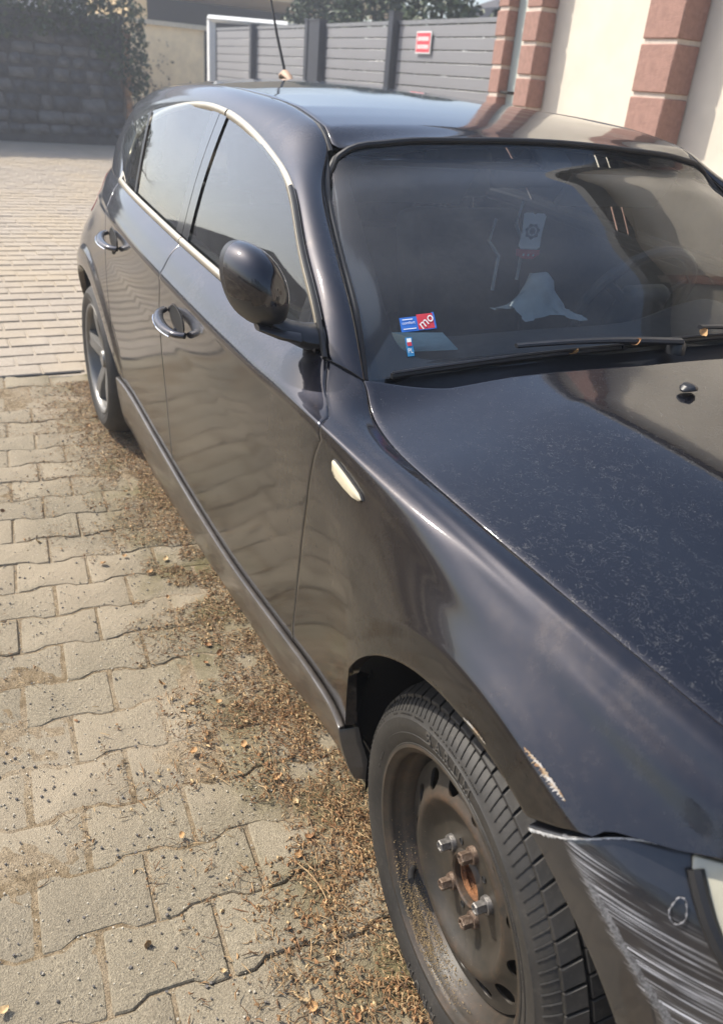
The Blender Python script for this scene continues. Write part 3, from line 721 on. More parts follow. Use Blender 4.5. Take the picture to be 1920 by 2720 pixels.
# ---- windscreen: edges
W_EDGE = curve([(-.592, .728, .922), (-.692, .702, 1.010), (-.846, .667, 1.092), (-.984, .632, 1.164), (-1.068, .603, 1.206), (-1.098, .570, 1.244)], 60)
def screen_grid(nu=60, nv=60):
    base = curve([(-.592, .728, .922), (-.553, .45, .943), (-.533, .2, .956), (-.528, 0, .960), (-.533, -.2, .956), (-.553, -.45, .943), (-.592, -.728, .922)], nu)
    head = curve([(-1.098, .570, 1.244), (-1.098, .545, 1.262), (-1.085, .45, 1.283), (-1.082, .25, 1.297), (-1.080, 0, 1.304), (-1.082, -.25, 1.297), (-1.085, -.45, 1.283), (-1.098, -.545, 1.262), (-1.098, -.570, 1.244)], nu)
    l = curve(W_EDGE, nv); r = l*np.array([1, -1, 1])
    s = np.linspace(0, 1, nu); t = np.linspace(0, 1, nv); P = np.zeros((nu, nv, 3))
    S, T = np.meshgrid(s, t, indexing='ij'); S = S[..., None]; T = T[..., None]
    P = (1-S)*l[None]+S*r[None]+(1-T)*base[:, None]+T*head[:, None]-((1-S)*(1-T)*l[0]+S*(1-T)*r[0]+(1-S)*T*l[-1]+S*T*r[-1])
    P[..., 1] *= -1      # w -> y  (+w is the passenger side, y = -w)
    P += np.array([.55, 0, .83])*(0.012*np.sin(np.pi*T)*np.sin(np.pi*S))
    return P
SG = screen_grid(); SN = grid_normals(SG, np.array([.6, 0, .8]))
def screen_pt(s, t, off=0.0):
    i = s*(SG.shape[0]-1); j = t*(SG.shape[1]-1); a, b = int(max(0, min(i, SG.shape[0]-2))), int(max(0, min(j, SG.shape[1]-2))); u, v = i-a, j-b
    f = lambda G: (1-u)*(1-v)*G[a, b]+u*(1-v)*G[a+1, b]+(1-u)*v*G[a, b+1]+u*v*G[a+1, b+1]
    return f(SG)+f(SN)*off
def screen_patch(name, s0, s1, t0, t1, mat, off, parent, nu=30, nv=30, w=None):
    P = np.array([[screen_pt(s0+(s1-s0)*i/(nu-1), t0+(t1-t0)*j/(nv-1), off) for j in range(nv)] for i in range(nu)])
    return P
def flat_grid(name, P, mat, parent, ref):
    nu, nv = P.shape[:2]; idx = np.arange(nu*nv).reshape(nu, nv)
    F = np.stack([idx[:-1, :-1], idx[1:, :-1], idx[1:, 1:], idx[:-1, 1:]], -1).reshape(-1, 4)
    V = P.reshape(-1, 3); q = V[F[0]]
    if np.cross(q[1]-q[0], q[3]-q[0]) @ np.array(ref) < 0: F = F[:, ::-1]
    return mesh_obj(name, V, F, mat, parent)
windscreen = flat_grid('windscreen', SG, M['screen'], car, (.6, 0, .8))
# printed black border, a ring just under the glass with a rounded inner outline
def frit():
    n = 160; outer, inner = [], []
    def rr(k, x0, x1, y0, y1, r):
        # rounded rectangle by angle parameter
        pts = []
        for cx, cy, a0 in ((x1-r[0], y1-r[1], 0), (x0+r[0], y1-r[1], 90), (x0+r[0], y0+r[1], 180), (x1-r[0], y0+r[1], 270)):
            for a in np.linspace(a0, a0+90, k): pts.append((cx+r[0]*math.cos(R(a)), cy+r[1]*math.sin(R(a))))
        return pts
    A = rr(40, -.010, 1.010, -.015, 1, (1e-4, 1e-4)); B = rr(40, .046, .954, .045, .930, (.055, .11))
    V, F = [], []
    m = len(A); L = 6
    for k in range(L):
        u = k/(L-1)
        for a, b in zip(A, B): V.append(screen_pt(a[0]+(b[0]-a[0])*u, a[1]+(b[1]-a[1])*u, -0.0012))
    for k in range(L-1):
        for i in range(m): F.append((k*m+i, k*m+(i+1) % m, (k+1)*m+(i+1) % m, (k+1)*m+i))
    mesh_obj('screen_border', V, F, M['frit'], windscreen)
frit()
# rubber moulding round the glass
edge = [screen_pt(0, t, .002) for t in np.linspace(0, 1, 40)]+[screen_pt(s, 1, .002) for s in np.linspace(.01, .99, 50)]+[screen_pt(1, t, .002) for t in np.linspace(1, 0, 40)]
MB().tube(edge, 0.0085, 8, flat=0.8).build('screen_seal', M['rubber'], windscreen)

# dark gasket between the front pillar and the glass edge
_e = ES[: int(NB*.45)]; _w = curve(W_EDGE, len(_e))
GK = loft(wyz(_e*1.0-np.array([0, .003, .004])), wyz(_w), 0.0, 5, np.array([.4, -1, .5]))
for sg in (1, -1): flat_grid('pillar_gasket', GK*np.array([1, sg, 1]), M['rubber'], car, (.4, -sg, .5))
# ---- side glass
T_top = np.r_[TB, curve([tuple(TB[-1]), (-2.545, .690, 1.12), (-2.47, .728, 1.075), (-2.37, .772, 1.034)], 60)[1:]]
belt_x = np.array([-2.40, -2.26, -2.05, -1.80, -1.55, -1.345, -1.175, -.9, -.614]); belt_z = np.array([1.040, 1.034, 1.019, 1.006, .991, .979, .968, .960, .955])
def belt(x):
    w, z = side(np.asarray(x, float), np.zeros(np.size(x))); return w, z
def glass_w(x, z):
    w0, z0 = belt(x); f = np.clip((z-z0)/0.33, -.2, 1.2)
    wt = np.interp(x, [-2.6, -2.3, -1.8, -1.3, -.6], [.650, .645, .642, .650, .655])
    return w0-0.010+(wt-w0)*f+0.010*np.sin(np.pi*np.clip(f, 0, 1))
i_top = int(np.argmin(T_top[:, 0])); up_c = T_top[:i_top+1][::-1]; lo_c = T_top[i_top:]
def dlo_top(x): return np.interp(x, up_c[:, 0], up_c[:, 2])
def dlo_bot(x): 
    w, z = belt(x); zl = np.interp(x, lo_c[:, 0], lo_c[:, 2], right=-1); return np.where(x < -2.37, np.maximum(zl, z*0+zl), z)
def glass_patch(name, xl, xr, mat, parent, off=0.0, nu=40, nv=30, fl=False, inset=0.0):
    """xl/xr functions of height fraction t"""
    P = np.zeros((nu, nv, 3))
    for j, t in enumerate(np.linspace(0, 1, nv)):
        for i, s in enumerate(np.linspace(0, 1, nu)):
            x = (1-s)*xl(t)+s*xr(t)
            zb, zt = float(dlo_bot(np.array([x]))[0]), float(dlo_top(x)); zb = min(zb, zt)
            z = zb+(zt-zb)*t; P[i, j] = (x, -(float(glass_w(np.array([x]), z)[0])+off), z)
    if fl: P = P*np.array([1, -1, 1])
    return flat_grid(name, P, mat, parent, (0, 1 if fl else -1, .3))
xf_tip = lambda t: -.640-0.0*t
BL = lambda t: -1.600-.105*t; BR = lambda t: -1.492-.095*t
DV = lambda t: -2.085-.165*t
SAIL = lambda t: -.800-0*t
for fl in (False, True):
    fd = [o for o in car.children if o.name.startswith('front_door')][1 if fl else 0]; rd = [o for o in car.children if o.name.startswith('rear_door')][1 if fl else 0]
    glass_patch('side_window', BR, lambda t: -.79, M['glass'], fd, fl=fl)
    glass_patch('mirror_triangle', lambda t: -.79, lambda t: -.642, M['frit'], fd, 0.002, fl=fl)
    glass_patch('side_window', lambda t: DV(t)+.012, BL, M['glass'], rd, fl=fl)
    glass_patch('quarter_window', lambda t: -2.546, lambda t: DV(t)-.012, M['glass'], rd, fl=fl, nu=30)
    glass_patch('window_divider', lambda t: DV(t)-.012, lambda t: DV(t)+.012, M['plastic'], rd, 0.004, 4, 20, fl=fl)
    glass_patch('door_pillar', lambda t: (BL(t)+BR(t))/2+.002, BR, M['frit'], fd, 0.005, 6, 20, fl=fl)
    glass_patch('door_pillar', BL, lambda t: (BL(t)+BR(t))/2-.002, M['frit'], rd, 0.005, 6, 20, fl=fl)
    sg = 1 if fl else -1
    # bright trims
    top = [(p[0], sg*(p[1]+.000), p[2]-.004) for p in T_top if p[0] < -0.70]
    cut = [i for i, p in enumerate(top) if abs(p[0]+1.60) < 0.01][0]
    nrm = Vector((0, sg*.8, .55)).normalized()
    def ribbon(name, pts, wd, parent, mat):
        """flat strip with a lip, width wd, lying on the glass edge"""
        pts = np.array(pts); n = len(pts); V, F = [], []
        tan = np.gradient(pts, axis=0)
        for i, p in enumerate(pts):
            out = np.array([0, sg*.88, .30]); t = tan[i]/max(np.linalg.norm(tan[i]), 1e-9); up = np.cross(t, out); up /= np.linalg.norm(up)
            if up[2] < 0 and abs(t[2]) < .93: up = -up
            if abs(t[2]) >= .93 or i and (up @ prev) < 0: up = up if i == 0 or (up @ prev) > 0 else -up
            prev = up
            for a, b in ((-.5, .001), (-.38, .006), (.0, .0085), (.38, .006), (.5, .001)): V.append(p+up*wd*a+out*b)
        for i in range(n-1):
            for k in range(4): F.append((i*5+k, (i+1)*5+k, (i+1)*5+k+1, i*5+k+1))
        return mesh_obj(name, V, F, mat, parent)
    ribbon('window_trim', curve(top[:cut], 70), 0.022, fd, M['trim'])
    ribbon('window_trim', curve(top[cut+1:], 90), 0.020, rd, M['trim'])
    bx = np.linspace(-.80, -1.525, 40); w, z = belt(bx); ribbon('belt_trim', np.c_[bx, sg*(w-.002), z+.006], 0.020, fd, M['trim'])
    bx = np.linspace(-1.53, -2.36, 40); w, z = belt(bx); ribbon('belt_trim', np.c_[bx, sg*(w-.002), z+.006], 0.020, rd, M['trim'])
    bx = np.linspace(-.66, -.80, 12); w, z = belt(bx); ribbon('belt_trim', np.c_[bx, sg*(w-.004), z+.004], 0.014, fd, M['rubber'])
    # black seal strip running up the front pillar beside the trim
    seal = [(p[0]+.010, sg*(p[1]+.006), p[2]+.004) for p in T_top if -1.05 < p[0] < -.63]
    MB().tube(seal, 0.0055, 6).build('pillar_seal', M['rubber'], fd)
# ================================================================== car details on the right side (w -> y = -w)
def on_side(x, z):
    v = v_of_z(np.array([x]), z, 0.05); w, zz = side(np.array([x]), v)
    e = 0.004; p = np.array([x, -w[0], zz[0]])
    q1 = side_xyz(np.array([x+e]), v)[0]; q2 = side_xyz(np.array([x]), v+.02)[0]
    n = np.cross(q1-p, q2-p); n /= np.linalg.norm(n); n = n if n[1] < 0 else -n
    return p, n
FD = [o for o in car.children if o.name.startswith('front_door')][0]; RD = [o for o in car.children if o.name.startswith('rear_door')][0]
def handle(x0, x1, z0, z1, parent, key):
    p0, n0 = on_side(x0, z0); p1, n1 = on_side(x1, z1); mid = (p0+p1)/2; n = unit(n0+n1)
    t = unit(p1-p0); u = np.cross(n, t); u = u if u[2] > 0 else -u; L = np.linalg.norm(p1-p0)
    # recess bowl: dark dished oval
    V, F = [], []
    ns = 28
    pm, nm = on_side((x0+x1)/2, (z0+z1)/2+.006)
    for k, (r, d) in enumerate(((1.0, .0012), (.96, .0024), (.90, .0012), (.72, .0004), (.4, .0003))):
        for a in range(ns):
            an = 2*math.pi*a/ns; V.append(pm+t*math.cos(an)*L*.36*r+u*math.sin(an)*.034*r+nm*(d+.003*(1-math.cos(an*2))*.0))
    V.append(pm+nm*.0003)
    for k in range(4):
        for a in range(ns): F.append((k*ns+a, k*ns+(a+1) % ns, (k+1)*ns+(a+1) % ns, (k+1)*ns+a))
    for a in range(ns): F.append((4*ns+a, 4*ns+(a+1) % ns, 5*ns))
    mesh_obj('handle_recess', V, F, None, parent, mats=[M['paint'], M['dark']], fmat=[0]*(2*ns)+[1]*(len(F)-2*ns))
    # pull bar
    pts = []; rs = []
    for k in range(17):
        s = k/16; h = math.sin(math.pi*s); pts.append(p0+(p1-p0)*s+n*(.006+.034*h**.45)-u*.004*h); rs.append(.0105+.0035*h)
    MB().tube(pts, rs, 14, flat=0.72, up=tuple(u)).build('handle', M['paint'], parent)
    pts2 = [p0+(p1-p0)*s+n*(.010+.034*math.sin(math.pi*s)**.45+.0105)-u*.006 for s in np.linspace(.10, .90, 14)]
    MB().tube(pts2, .0022, 6).build('handle_strip', M['chrome'], parent)
    if key:
        pk = p1-u*.030-t*.045; MB().lathe([(0, -.012), (.009, -.010), (.0115, -.002), (.0115, .004)], 16).build('lock_cap', M['chrome'], parent).location = tuple(pk)
handle(-1.455, -1.270, .836, .818, FD, False)
handle(-2.215, -2.030, .893, .875, RD, False)
for P_, fl in ((FD, 0), (RD, 0)):
    k = P_.children
    for c in k:
        if c.name.startswith('lock_cap'): pass
# lock barrel caps below the bars
for (x, z, par) in ((-1.375, .797, FD), (-2.13, .852, RD)):
    p, n = on_side(x, z); q = Vector((0, -1, 0)).rotation_difference(Vector(n))
    o = MB().lathe([(0, -.007), (.009, -.0065), (.0125, -.003), (.0135, .004)], 18).build('lock_cap', M['paint'], par); o.location = tuple(p); o.rotation_mode = 'QUATERNION'; o.rotation_quaternion = q

def blinker():
    out = [(-.4500, .8440), (-.4470, .8300), (-.4380, .8225), (-.4000, .8160), (-.3700, .8140), (-.3530, .8165), (-.3460, .8225), (-.3560, .8290), (-.4000, .8395), (-.4380, .8480), (-.4460, .8480)]
    c = np.mean(out, 0); V, F = [], []
    _o = np.array(out+[out[0]]); _l = np.r_[0, np.cumsum(np.linalg.norm(np.diff(_o, axis=0), axis=1))]; _q = np.linspace(0, _l[-1], 49)[:-1]; oc = np.stack([np.interp(_q, _l, _o[:, i]) for i in (0, 1)], 1); m = len(oc)
    for r, d in ((1.06, .0002), (1.0, .004), (.92, .0062), (.55, .0078)):
        for q in oc:
            xz = c+(q-c)*r; p, n = on_side(*xz); V.append(p+n*d)
    p, n = on_side(*c); V.append(p+n*.008)
    for k in range(3):
        for a in range(m): F.append((k*m+a, k*m+(a+1) % m, (k+1)*m+(a+1) % m, (k+1)*m+a))
    for a in range(m): F.append((3*m+a, 3*m+(a+1) % m, 4*m))
    mesh_obj('side_blinker', V, F, None, front_fender, True, 40, mats=[M['rubber'], M['blinker']], fmat=[0]*m+[1]*(len(F)-m))
blinker()

# ---- door mirror
def mirror():
    c = np.array([-.722, -.874, 1.064])
    V, F = [], []; nu, nv = 40, 28
    yaw = R(12); tilt = R(0)
    def loc(p):
        # egg: front bulges to +x, glass side flat at -x; outer end (-y) rounder
        return p
    ax = np.array([math.cos(yaw), math.sin(yaw), 0]); ay = np.array([-math.sin(yaw), math.cos(yaw), 0]); az = np.array([0, 0, 1.])
    for i in range(nu):
        th = 2*math.pi*i/nu
        for j in range(nv):
            ph = (j/(nv-1))*math.pi/2
            # superellipse outline in the y-z plane, dome depth along x
            cy, cz = math.cos(th), math.sin(th); pw = 0.97
            ey = math.copysign(abs(cy)**pw, cy)*(.054 if cy < 0 else .050); ez = math.copysign(abs(cz)**pw, cz)*(.070 if cz > 0 else .074)
            r = math.sin(ph)**.72 if j else 0
            d = .092*math.cos(ph)**.9 if j < nv-1 else 0
            sk = -0.10*ey
            V.append(c+ax*(d-.045+sk*.4-.20*ez*r)+ay*(ey*r-.13*ez*r)+az*(ez*r-.10*ey*r))
    for i in range(nu):
        for j in range(nv-1): F.append((i*nv+j, ((i+1) % nu)*nv+j, ((i+1) % nu)*nv+j+1, i*nv+j+1))
    V = np.array(V); fm = []
    fm = [1 if V[list(f)].mean(0)[2] < c[2]-.020 else 0 for f in F]
    h = mesh_obj('door_mirror', V, F, None, FD, True, 60, mats=[M['paint'], M['plastic']], fmat=fm)
    bm = bmesh.new(); bm.from_mesh(h.data); bmesh.ops.recalc_face_normals(bm, faces=bm.faces); bmesh.ops.remove_doubles(bm, verts=bm.verts, dist=1e-5)
    # back rim: glass side housing
    bm.to_mesh(h.data); bm.free()
    # back cover ring and the glass
    ring = [V[i*nv+nv-1] for i in range(nu)]
    mb = MB(); m = len(ring); vv = list(ring)+[q-ax*.018+(c-q)*np.array([0, .03, .03]) for q in ring]+[q-ax*.018+(c-q)*np.array([0, .14, .14]) for q in ring]+[q-ax*.010+(c-q)*np.array([0, .15, .15]) for q in ring]
    ff = [(k*m+i, k*m+(i+1) % m, (k+1)*m+(i+1) % m, (k+1)*m+i) for k in range(3) for i in range(m)]
    mb.add(vv, ff); mb.build('mirror_housing', M['plastic'], FD)
    mg = [q-ax*.011+(c-q)*np.array([0, .14, .14]) for q in ring]
    mesh_obj('mirror_glass', mg, [tuple(range(m))[::-1]], M['chrome'], FD, False)
    # foot: tapered arm from the door triangle to the underside of the shell
    arm = [(-.700, -.770, .975), (-.706, -.800, .978), (-.714, -.830, .988), (-.720, -.860, 1.005)]
    MB().tube(arm, [.050, .044, .036, .030], 16, flat=.50).build('mirror_foot', M['plastic'], FD)
    # moulded step under the shell
    MB().tube([(-.705, -.815, .982), (-.712, -.850, .988), (-.716, -.888, .996)], [.050, .044, .020], 14, flat=.26).build('mirror_foot', M['plastic'], FD)
    hm = MB(); 
    return h
mirror()

# ---- cowl, wipers, washer jets
def cowl():
    nu = 60; P = np.zeros((nu, 5, 3))
    for i, a in enumerate(np.linspace(-1, 1, nu)):
        u = abs(a); x1 = np.interp(u, [0, .26, .53, .80, .93, 1.0], [-.430, -.440, -.468, -.508, -.545, -.566])-.004; w = .742*a
        w0, z0 = TOPW(np.array([x1])); zh = float(z0[0]+(zc_hood(np.array([x1]))[0]-z0[0])*(1-u**2.3))
        b = SG[int(round((a+1)/2*(SG.shape[0]-1))), 2]
        for j, (k, dz) in enumerate(((0, -.020), (.25, -.040), (.55, -.040), (.85, -.024), (1.12, -.006))):
            P[i, j] = ((1-k)*x1+k*b[0], w*(1-k)+k*b[1], (1-k)*zh+k*b[2]+dz)
    flat_grid('cowl', P, M['plastic'], car, (0, 0, 1))
cowl()
def wiper(pivot, tip, lift=0.012):
    a, b = np.array(pivot), np.array(tip)
    o = empty('wiper', tuple(a), parent=car)
    d = b-a
    pts = [d*s+np.array([0, 0, lift+.014*math.sin(math.pi*s)]) for s in np.linspace(0, 1, 14)]
    MB().tube([Vector(p)+Vector((.010, 0, .012)) for p in pts[:9]], [.012, .011, .010, .0085, .0075, .0065, .006, .005, .004], 8, flat=.55).build('wiper_arm', M['plastic'], o)
    MB().tube([Vector(p)+Vector((0, 0, -.002)) for p in pts], [.006]*14, 6, flat=1.0).build('wiper_blade', M['rubber'], o)
    MB().lathe([(0, -.018), (.014, -.016), (.019, -.006), (.020, .01)], 16).build('wiper_cap', M['plastic'], o).rotation_euler = (R(-90), 0, 0)
    return o
def w2(name, b0, b1, a0, piv):
    o = empty(name, tuple(piv), parent=car); O = np.array(piv)
    B = [np.array(b0)*(1-k)+np.array(b1)*k+np.array([0, 0, .004*math.sin(math.pi*k)])-O for k in np.linspace(0, 1, 12)]
    MB().tube(B, .0062, 6).build('wiper_blade', M['rubber'], o)
    MB().tube([b+np.array([.004, 0, .008]) for b in B], .0040, 5, flat=.6).build('blade_frame', M['plastic'], o)
    A = [np.array(a0)*(1-k)+O*k+np.array([.006, 0, .016+.006*math.sin(math.pi*k)])-O for k in np.linspace(0, 1, 10)]
    MB().tube(A, [.0075, .008, .0085, .009, .0095, .010, .011, .012, .0125, .013], 8, flat=.6).build('wiper_arm', M['plastic'], o)
    c = MB().lathe([(0, -.018), (.014, -.016), (.019, -.006), (.020, .01)], 16).build('wiper_cap', M['plastic'], o); c.rotation_euler = (R(-90), 0, 0)
w2('wiper', screen_pt(.035, .0, .010), screen_pt(.385, .012, .010), screen_pt(.205, .030, .012), (-.505, -.055, .968))
w2('wiper', screen_pt(.375, .014, .014), screen_pt(.78, .02, .010), screen_pt(.52, .035, .012), (-.52, .40, .955))
for y in (-.215, .215):
    xx = -.318; w0, z0 = TOPW(np.array([xx])); u = abs(y)/w0[0]; z = z0[0]+(zc_hood(np.array([xx]))[0]-z0[0])*(1-u**2.3)+.006
    V, F = [], []
    mb = MB()
    for k in range(7):
        pass
    o = MB().tube([(0, -.016, 0), (0, -.010, .004), (0, 0, .006), (0, .010, .004), (0, .016, 0)], [.006, .013, .016, .013, .006], 10, flat=.45).build('washer_jet', M['plastic'], hood_o); o.location = (xx, y, z)

# ---- headlamp, nose, tail
def headlamp():
    nu, nv = 26, 20; P = np.zeros((nu, nv, 3))
    top = curve([(.303, .716), (.36, .728), (.45, .700), (.56, .655)], nu); bot = curve([(.307, .708), (.355, .662), (.43, .600), (.57, .566)], nu)
    for i in range(nu):
        for j in range(nv):
            k = j/(nv-1); q = top[i]*(1-k)+bot[i]*k; v = v_of_z(np.array([q[0]]), q[1], 4.0); w, z = side(np.array([q[0]]), v); P[i, j] = (q[0], -(w[0]-.026), q[1])
    n = grid_normals(P, np.array([.3, -1, .2]))
    for fl in (False, True):
        h = shell('headlamp', P, n, M['lamp_white'], car, .02, flip=fl)
        sg = 1 if fl else -1
        MB().tube([(p[0]+.004, -sg*p[1]*-1*-1, p[2]) for p in P[::2, -1]], .009, 8).build('lamp_seal', M['rubber'], h)
headlamp()
def nose():
    sec = [(.575, .66, .54, .24), (.66, .55, .55, .24), (.72, .38, .56, .24), (.745, .18, .57, .24), (.75, 0, .575, .24)]
    pts = [(x, w) for x, w, a, b in sec]; full = [(x, -w) for x, w in pts]+[(x, w) for x, w in pts[::-1]][1:]
    V, F = [], []; zs = [.235, .32, .45, .55, .60, .68, .74, .775]
    for x, y in full:
        for z in zs: V.append((x-.05*max(0, z-.56)*3-(.03 if z < .3 else 0), y, z))
    m = len(zs)
    for i in range(len(full)-1):
        for k in range(m-1): F.append((i*m+k, (i+1)*m+k, (i+1)*m+k+1, i*m+k+1))
    mesh_obj('nose', V, F, M['paint'], car, True, 60)
nose()
def tail():
    V, F = [], []
    rows = [[(-3.12, 0, 1.334), (-3.10, .35, 1.322), (-2.95, .562, 1.262)], [(-3.20, 0, 1.27), (-3.17, .38, 1.26), (-3.06, .583, 1.19)], [(-3.33, 0, 1.00), (-3.30, .38, 1.00), (-3.19, .615, 1.00)],
            [(-3.42, 0, .95), (-3.39, .40, .94), (-3.27, .635, .90)], [(-3.46, 0, .70), (-3.44, .45, .70), (-3.30, .725, .72)], [(-3.52, 0, .60), (-3.49, .45, .60), (-3.30, .755, .60)], [(-3.50, 0, .34), (-3.47, .45, .34), (-3.29, .730, .38)]]
    for r in rows:
        rr = [(x, -w, z) for x, w, z in r[::-1]]+[(x, w, z) for x, w, z in r[1:]]
        V += list(curve(rr, 17))
    for i in range(len(rows)-1):
        for k in range(16): F.append((i*17+k, i*17+k+1, (i+1)*17+k+1, (i+1)*17+k))
    mats = [M['paint'], M['frit']]; fm = [1 if 1 <= i < 2 and 2 < k < 13 else 0 for i in range(len(rows)-1) for k in range(16)]
    mesh_obj('tailgate', V, F, None, car, True, 50, mats=mats, fmat=fm)
    for sg in (-1, 1):
        nu, nv = 14, 10; P = np.zeros((nu, nv, 3))
        for i, x in enumerate(np.linspace(-3.29, -3.02, nu)):
            for j, z in enumerate(np.linspace(.985, .84, nv)):
                v = v_of_z(np.array([x]), z, .1); w, _ = side(np.array([x]), v); P[i, j] = (x, sg*(w[0]+.006), z)
        n = grid_normals(P, np.array([0, sg, 0.])); shell('tail_lamp', P, n, M['tail'], car, .012)
tail()
# antenna on the roof
ant = empty('antenna', (-2.80, 0, 1.383), parent=car)
MB().tube([(.05, 0, -.005), (.02, 0, .008), (-.02, 0, .020), (-.05, 0, .012), (-.06, 0, -.004)], [.008, .016, .020, .017, .010], 12, flat=.8).build('antenna_base', plain('peach_rubber', (.45, .30, .20), .6), ant)
MB().tube([(-.02, 0, .02), (-.10, -.01, .16), (-.16, -.02, .30), (-.235, -.03, .48)], [.006, .0055, .0035, .0022], 8).build('antenna_rod', M['rubber'], ant)

# ---- wheel wells, inner shells, floor, bulkhead
for sg in (-1, 1):
    for cx in (0.0, XR):
        mb = MB(); a = np.linspace(R(-15), R(195), 40); prof = [.815, .79, .60, .50]
        V, F = [], []
        for an in a:
            for y in prof: V.append((cx+(.385)*math.cos(an), sg*(y if math.sin(an) > .30 or y < .8 else .775), WZ+.385*math.sin(an)))
        for i in range(39):
            for k in range(3): F.append((i*4+k, (i+1)*4+k, (i+1)*4+k+1, i*4+k+1))
        mb.add(V, F); mb.add([(cx+.385*math.cos(an), sg*.50, WZ+.385*math.sin(an)) for an in a], [tuple(range(40))])
        mb.build('wheel_arch_liner', M['dark'], car)
    xs = np.linspace(-2.28, -.64, 30); vs = np.linspace(.15, 11, 20); X, Vv = np.meshgrid(xs, vs, indexing='ij'); P = side_xyz(X, Vv).reshape(30, 20, 3)*np.array([1, -sg, 1]); P[..., 1] -= sg*.055
    flat_grid('door_lining', P, M['dash'], car, (0, sg, 0))
    xb_ = np.linspace(-2.34, -.70, 40); w_, z_ = side(xb_, np.zeros(40)); MB().tube([(a, sg*(b-.032), c-.002) for a, b, c in zip(xb_, w_, z_)], .021, 8).build('door_pad', M['dash'], car)
    xs = np.linspace(-.57, .30, 24); P = np.zeros((24, 3, 3))
    w0, z0 = TOPW(xs)
    for i, x in enumerate(xs): P[i, 0] = (x, sg*(w0[i]-.03), z0[i]-.022); P[i, 1] = (x, sg*(w0[i]+.014), z0[i]-.026); P[i, 2] = (x, sg*(w0[i]+.014), z0[i]-.08)
    flat_grid('fender_channel', P, M['dark'], car, (0, 0, 1))
mb = MB(); mb.box((-3.3, -.78, .20), (-.37, .78, .235)); mb.box((-.37, -.49, .20), (.56, .49, .235)); mb.build('underbody', M['dark'], car, False)
MB().box((-.60, -.72, .235), (-.575, .72, .90)).build('bulkhead', M['dark'], car, False)
MB().box((-3.25, -.60, .235), (-2.55, .60, .86)).build('boot_floor', M['dash'], car, False)
# headliner
hl = np.zeros((30, 16, 3))
for i, x in enumerate(np.linspace(-1.16, -2.9, 30)):
    zr = zc_roof(np.array([x]))[0]-.035
    for j, a in enumerate(np.linspace(-1, 1, 16)): hl[i, j] = (x, a*.56, zr-.075*abs(a)**2.5)
flat_grid('headliner', hl, M['headliner'], car, (0, 0, -1))

# ---- cabin
def rounded_box(name, lo, hi, mat, parent, w, rot=None, at=None, seg=3):
    o = MB().box(lo, hi).build(name, mat, parent, False); bevelled(o, w, seg)
    if at is not None: o.location = at
    if rot is not None: o.rotation_euler = rot
    return o
def seat(y):
    s = empty('front_seat', (-1.62, y, .30), parent=car)
    rounded_box('seat_cushion', (-.26, -.25, .0), (.26, .25, .16), M['seat'], s, .05)
    rounded_box('seat_back', (-.07, -.25, 0), (.07, .25, .62), M['seat'], s, .055, (0, R(-14), 0), (-.22, 0, .12))
    rounded_box('head_rest', (-.05, -.13, 0), (.05, .13, .17), M['seat'], s, .045, (0, R(-10), 0), (-.40, 0, .755))
    for q in (-.06, .06): MB().tube([(-.38, q, .70), (-.40, q, .80)], .007, 6).build('head_rest_post', M['plastic'], s)
seat(-.37); seat(.37)
rs = empty('rear_seat', (-2.35, 0, .32), parent=car)
rounded_box('seat_cushion', (-.25, -.62, 0), (.25, .62, .16), M['seat'], rs, .05)
rounded_box('seat_back', (-.06, -.62, 0), (.06, .62, .60), M['seat'], rs, .05, (0, R(-20), 0), (-.24, 0, .10))
dash = empty('dashboard', (-.80, 0, .62), parent=car)
dp = np.zeros((50, 9, 3))
for i, y in enumerate(np.linspace(-.70, .70, 50)):
    b = SG[int(round((y/1.412+.5)*(SG.shape[0]-1))), 1]
    bin_ = .055*math.exp(-((y-.37)/.17)**2)
    for j, (dx, z) in enumerate(((.0, .915), (-.08, .925), (-.16, .930+bin_*.6), (-.25, .930+bin_), (-.30, .905+bin_), (-.33, .86), (-.34, .74), (-.30, .62), (-.24, .5))):
        dp[i, j] = (b[0]+dx+.80-.015, y, z-.62-.012*(abs(y)/.7)**2+min(0, b[2]-.965)*.5)
flat_grid('dash_top', dp, M['dash'], dash, (0, 0, 1))
sw = empty('steering_wheel', (-1.06, .37, .90), (0, R(-62), 0), parent=car)
n = 40; MB().tube([(.185*math.cos(2*math.pi*k/n), .185*math.sin(2*math.pi*k/n), 0) for k in range(n+1)], .016, 10, False).build('wheel_rim', M['dash'], sw)
rounded_box('wheel_hub', (-.07, -.08, -.05), (.08, .08, .01), M['dash'], sw, .03)
mb = MB()
for an in (90, 210, 330): mb.tube([(.05*math.cos(R(an+90)), .05*math.sin(R(an+90)), -.02), (.18*math.cos(R(an+90)), .18*math.sin(R(an+90)), 0)], .014, 8, flat=.5)
mb.build('wheel_spoke', M['dash'], sw)
rv = empty('rear_view_mirror', (-1.175, .005, 1.225), (0, R(8), R(8)), parent=car)
rounded_box('mirror_case', (-.012, -.115, -.034), (.022, .115, .034), M['dash'], rv, .016)
MB().tube([(.02, 0, .02), (.05, 0, .06)], [.014, .022], 10).build('mirror_stem', M['dash'], rv)
rounded_box('sensor_cover', (-.035, -.05, -.012), (.05, .05, .012), M['dash'], rv, .010, (0, R(30), 0), (.062, 0, .064))
for y in (-.34, .34):
    vz = rounded_box('sun_visor', (-.009, -.185, -.055), (.009, .185, .055), M['headliner'], car, .007, (0, R(35), 0), (-1.185, y, 1.190))

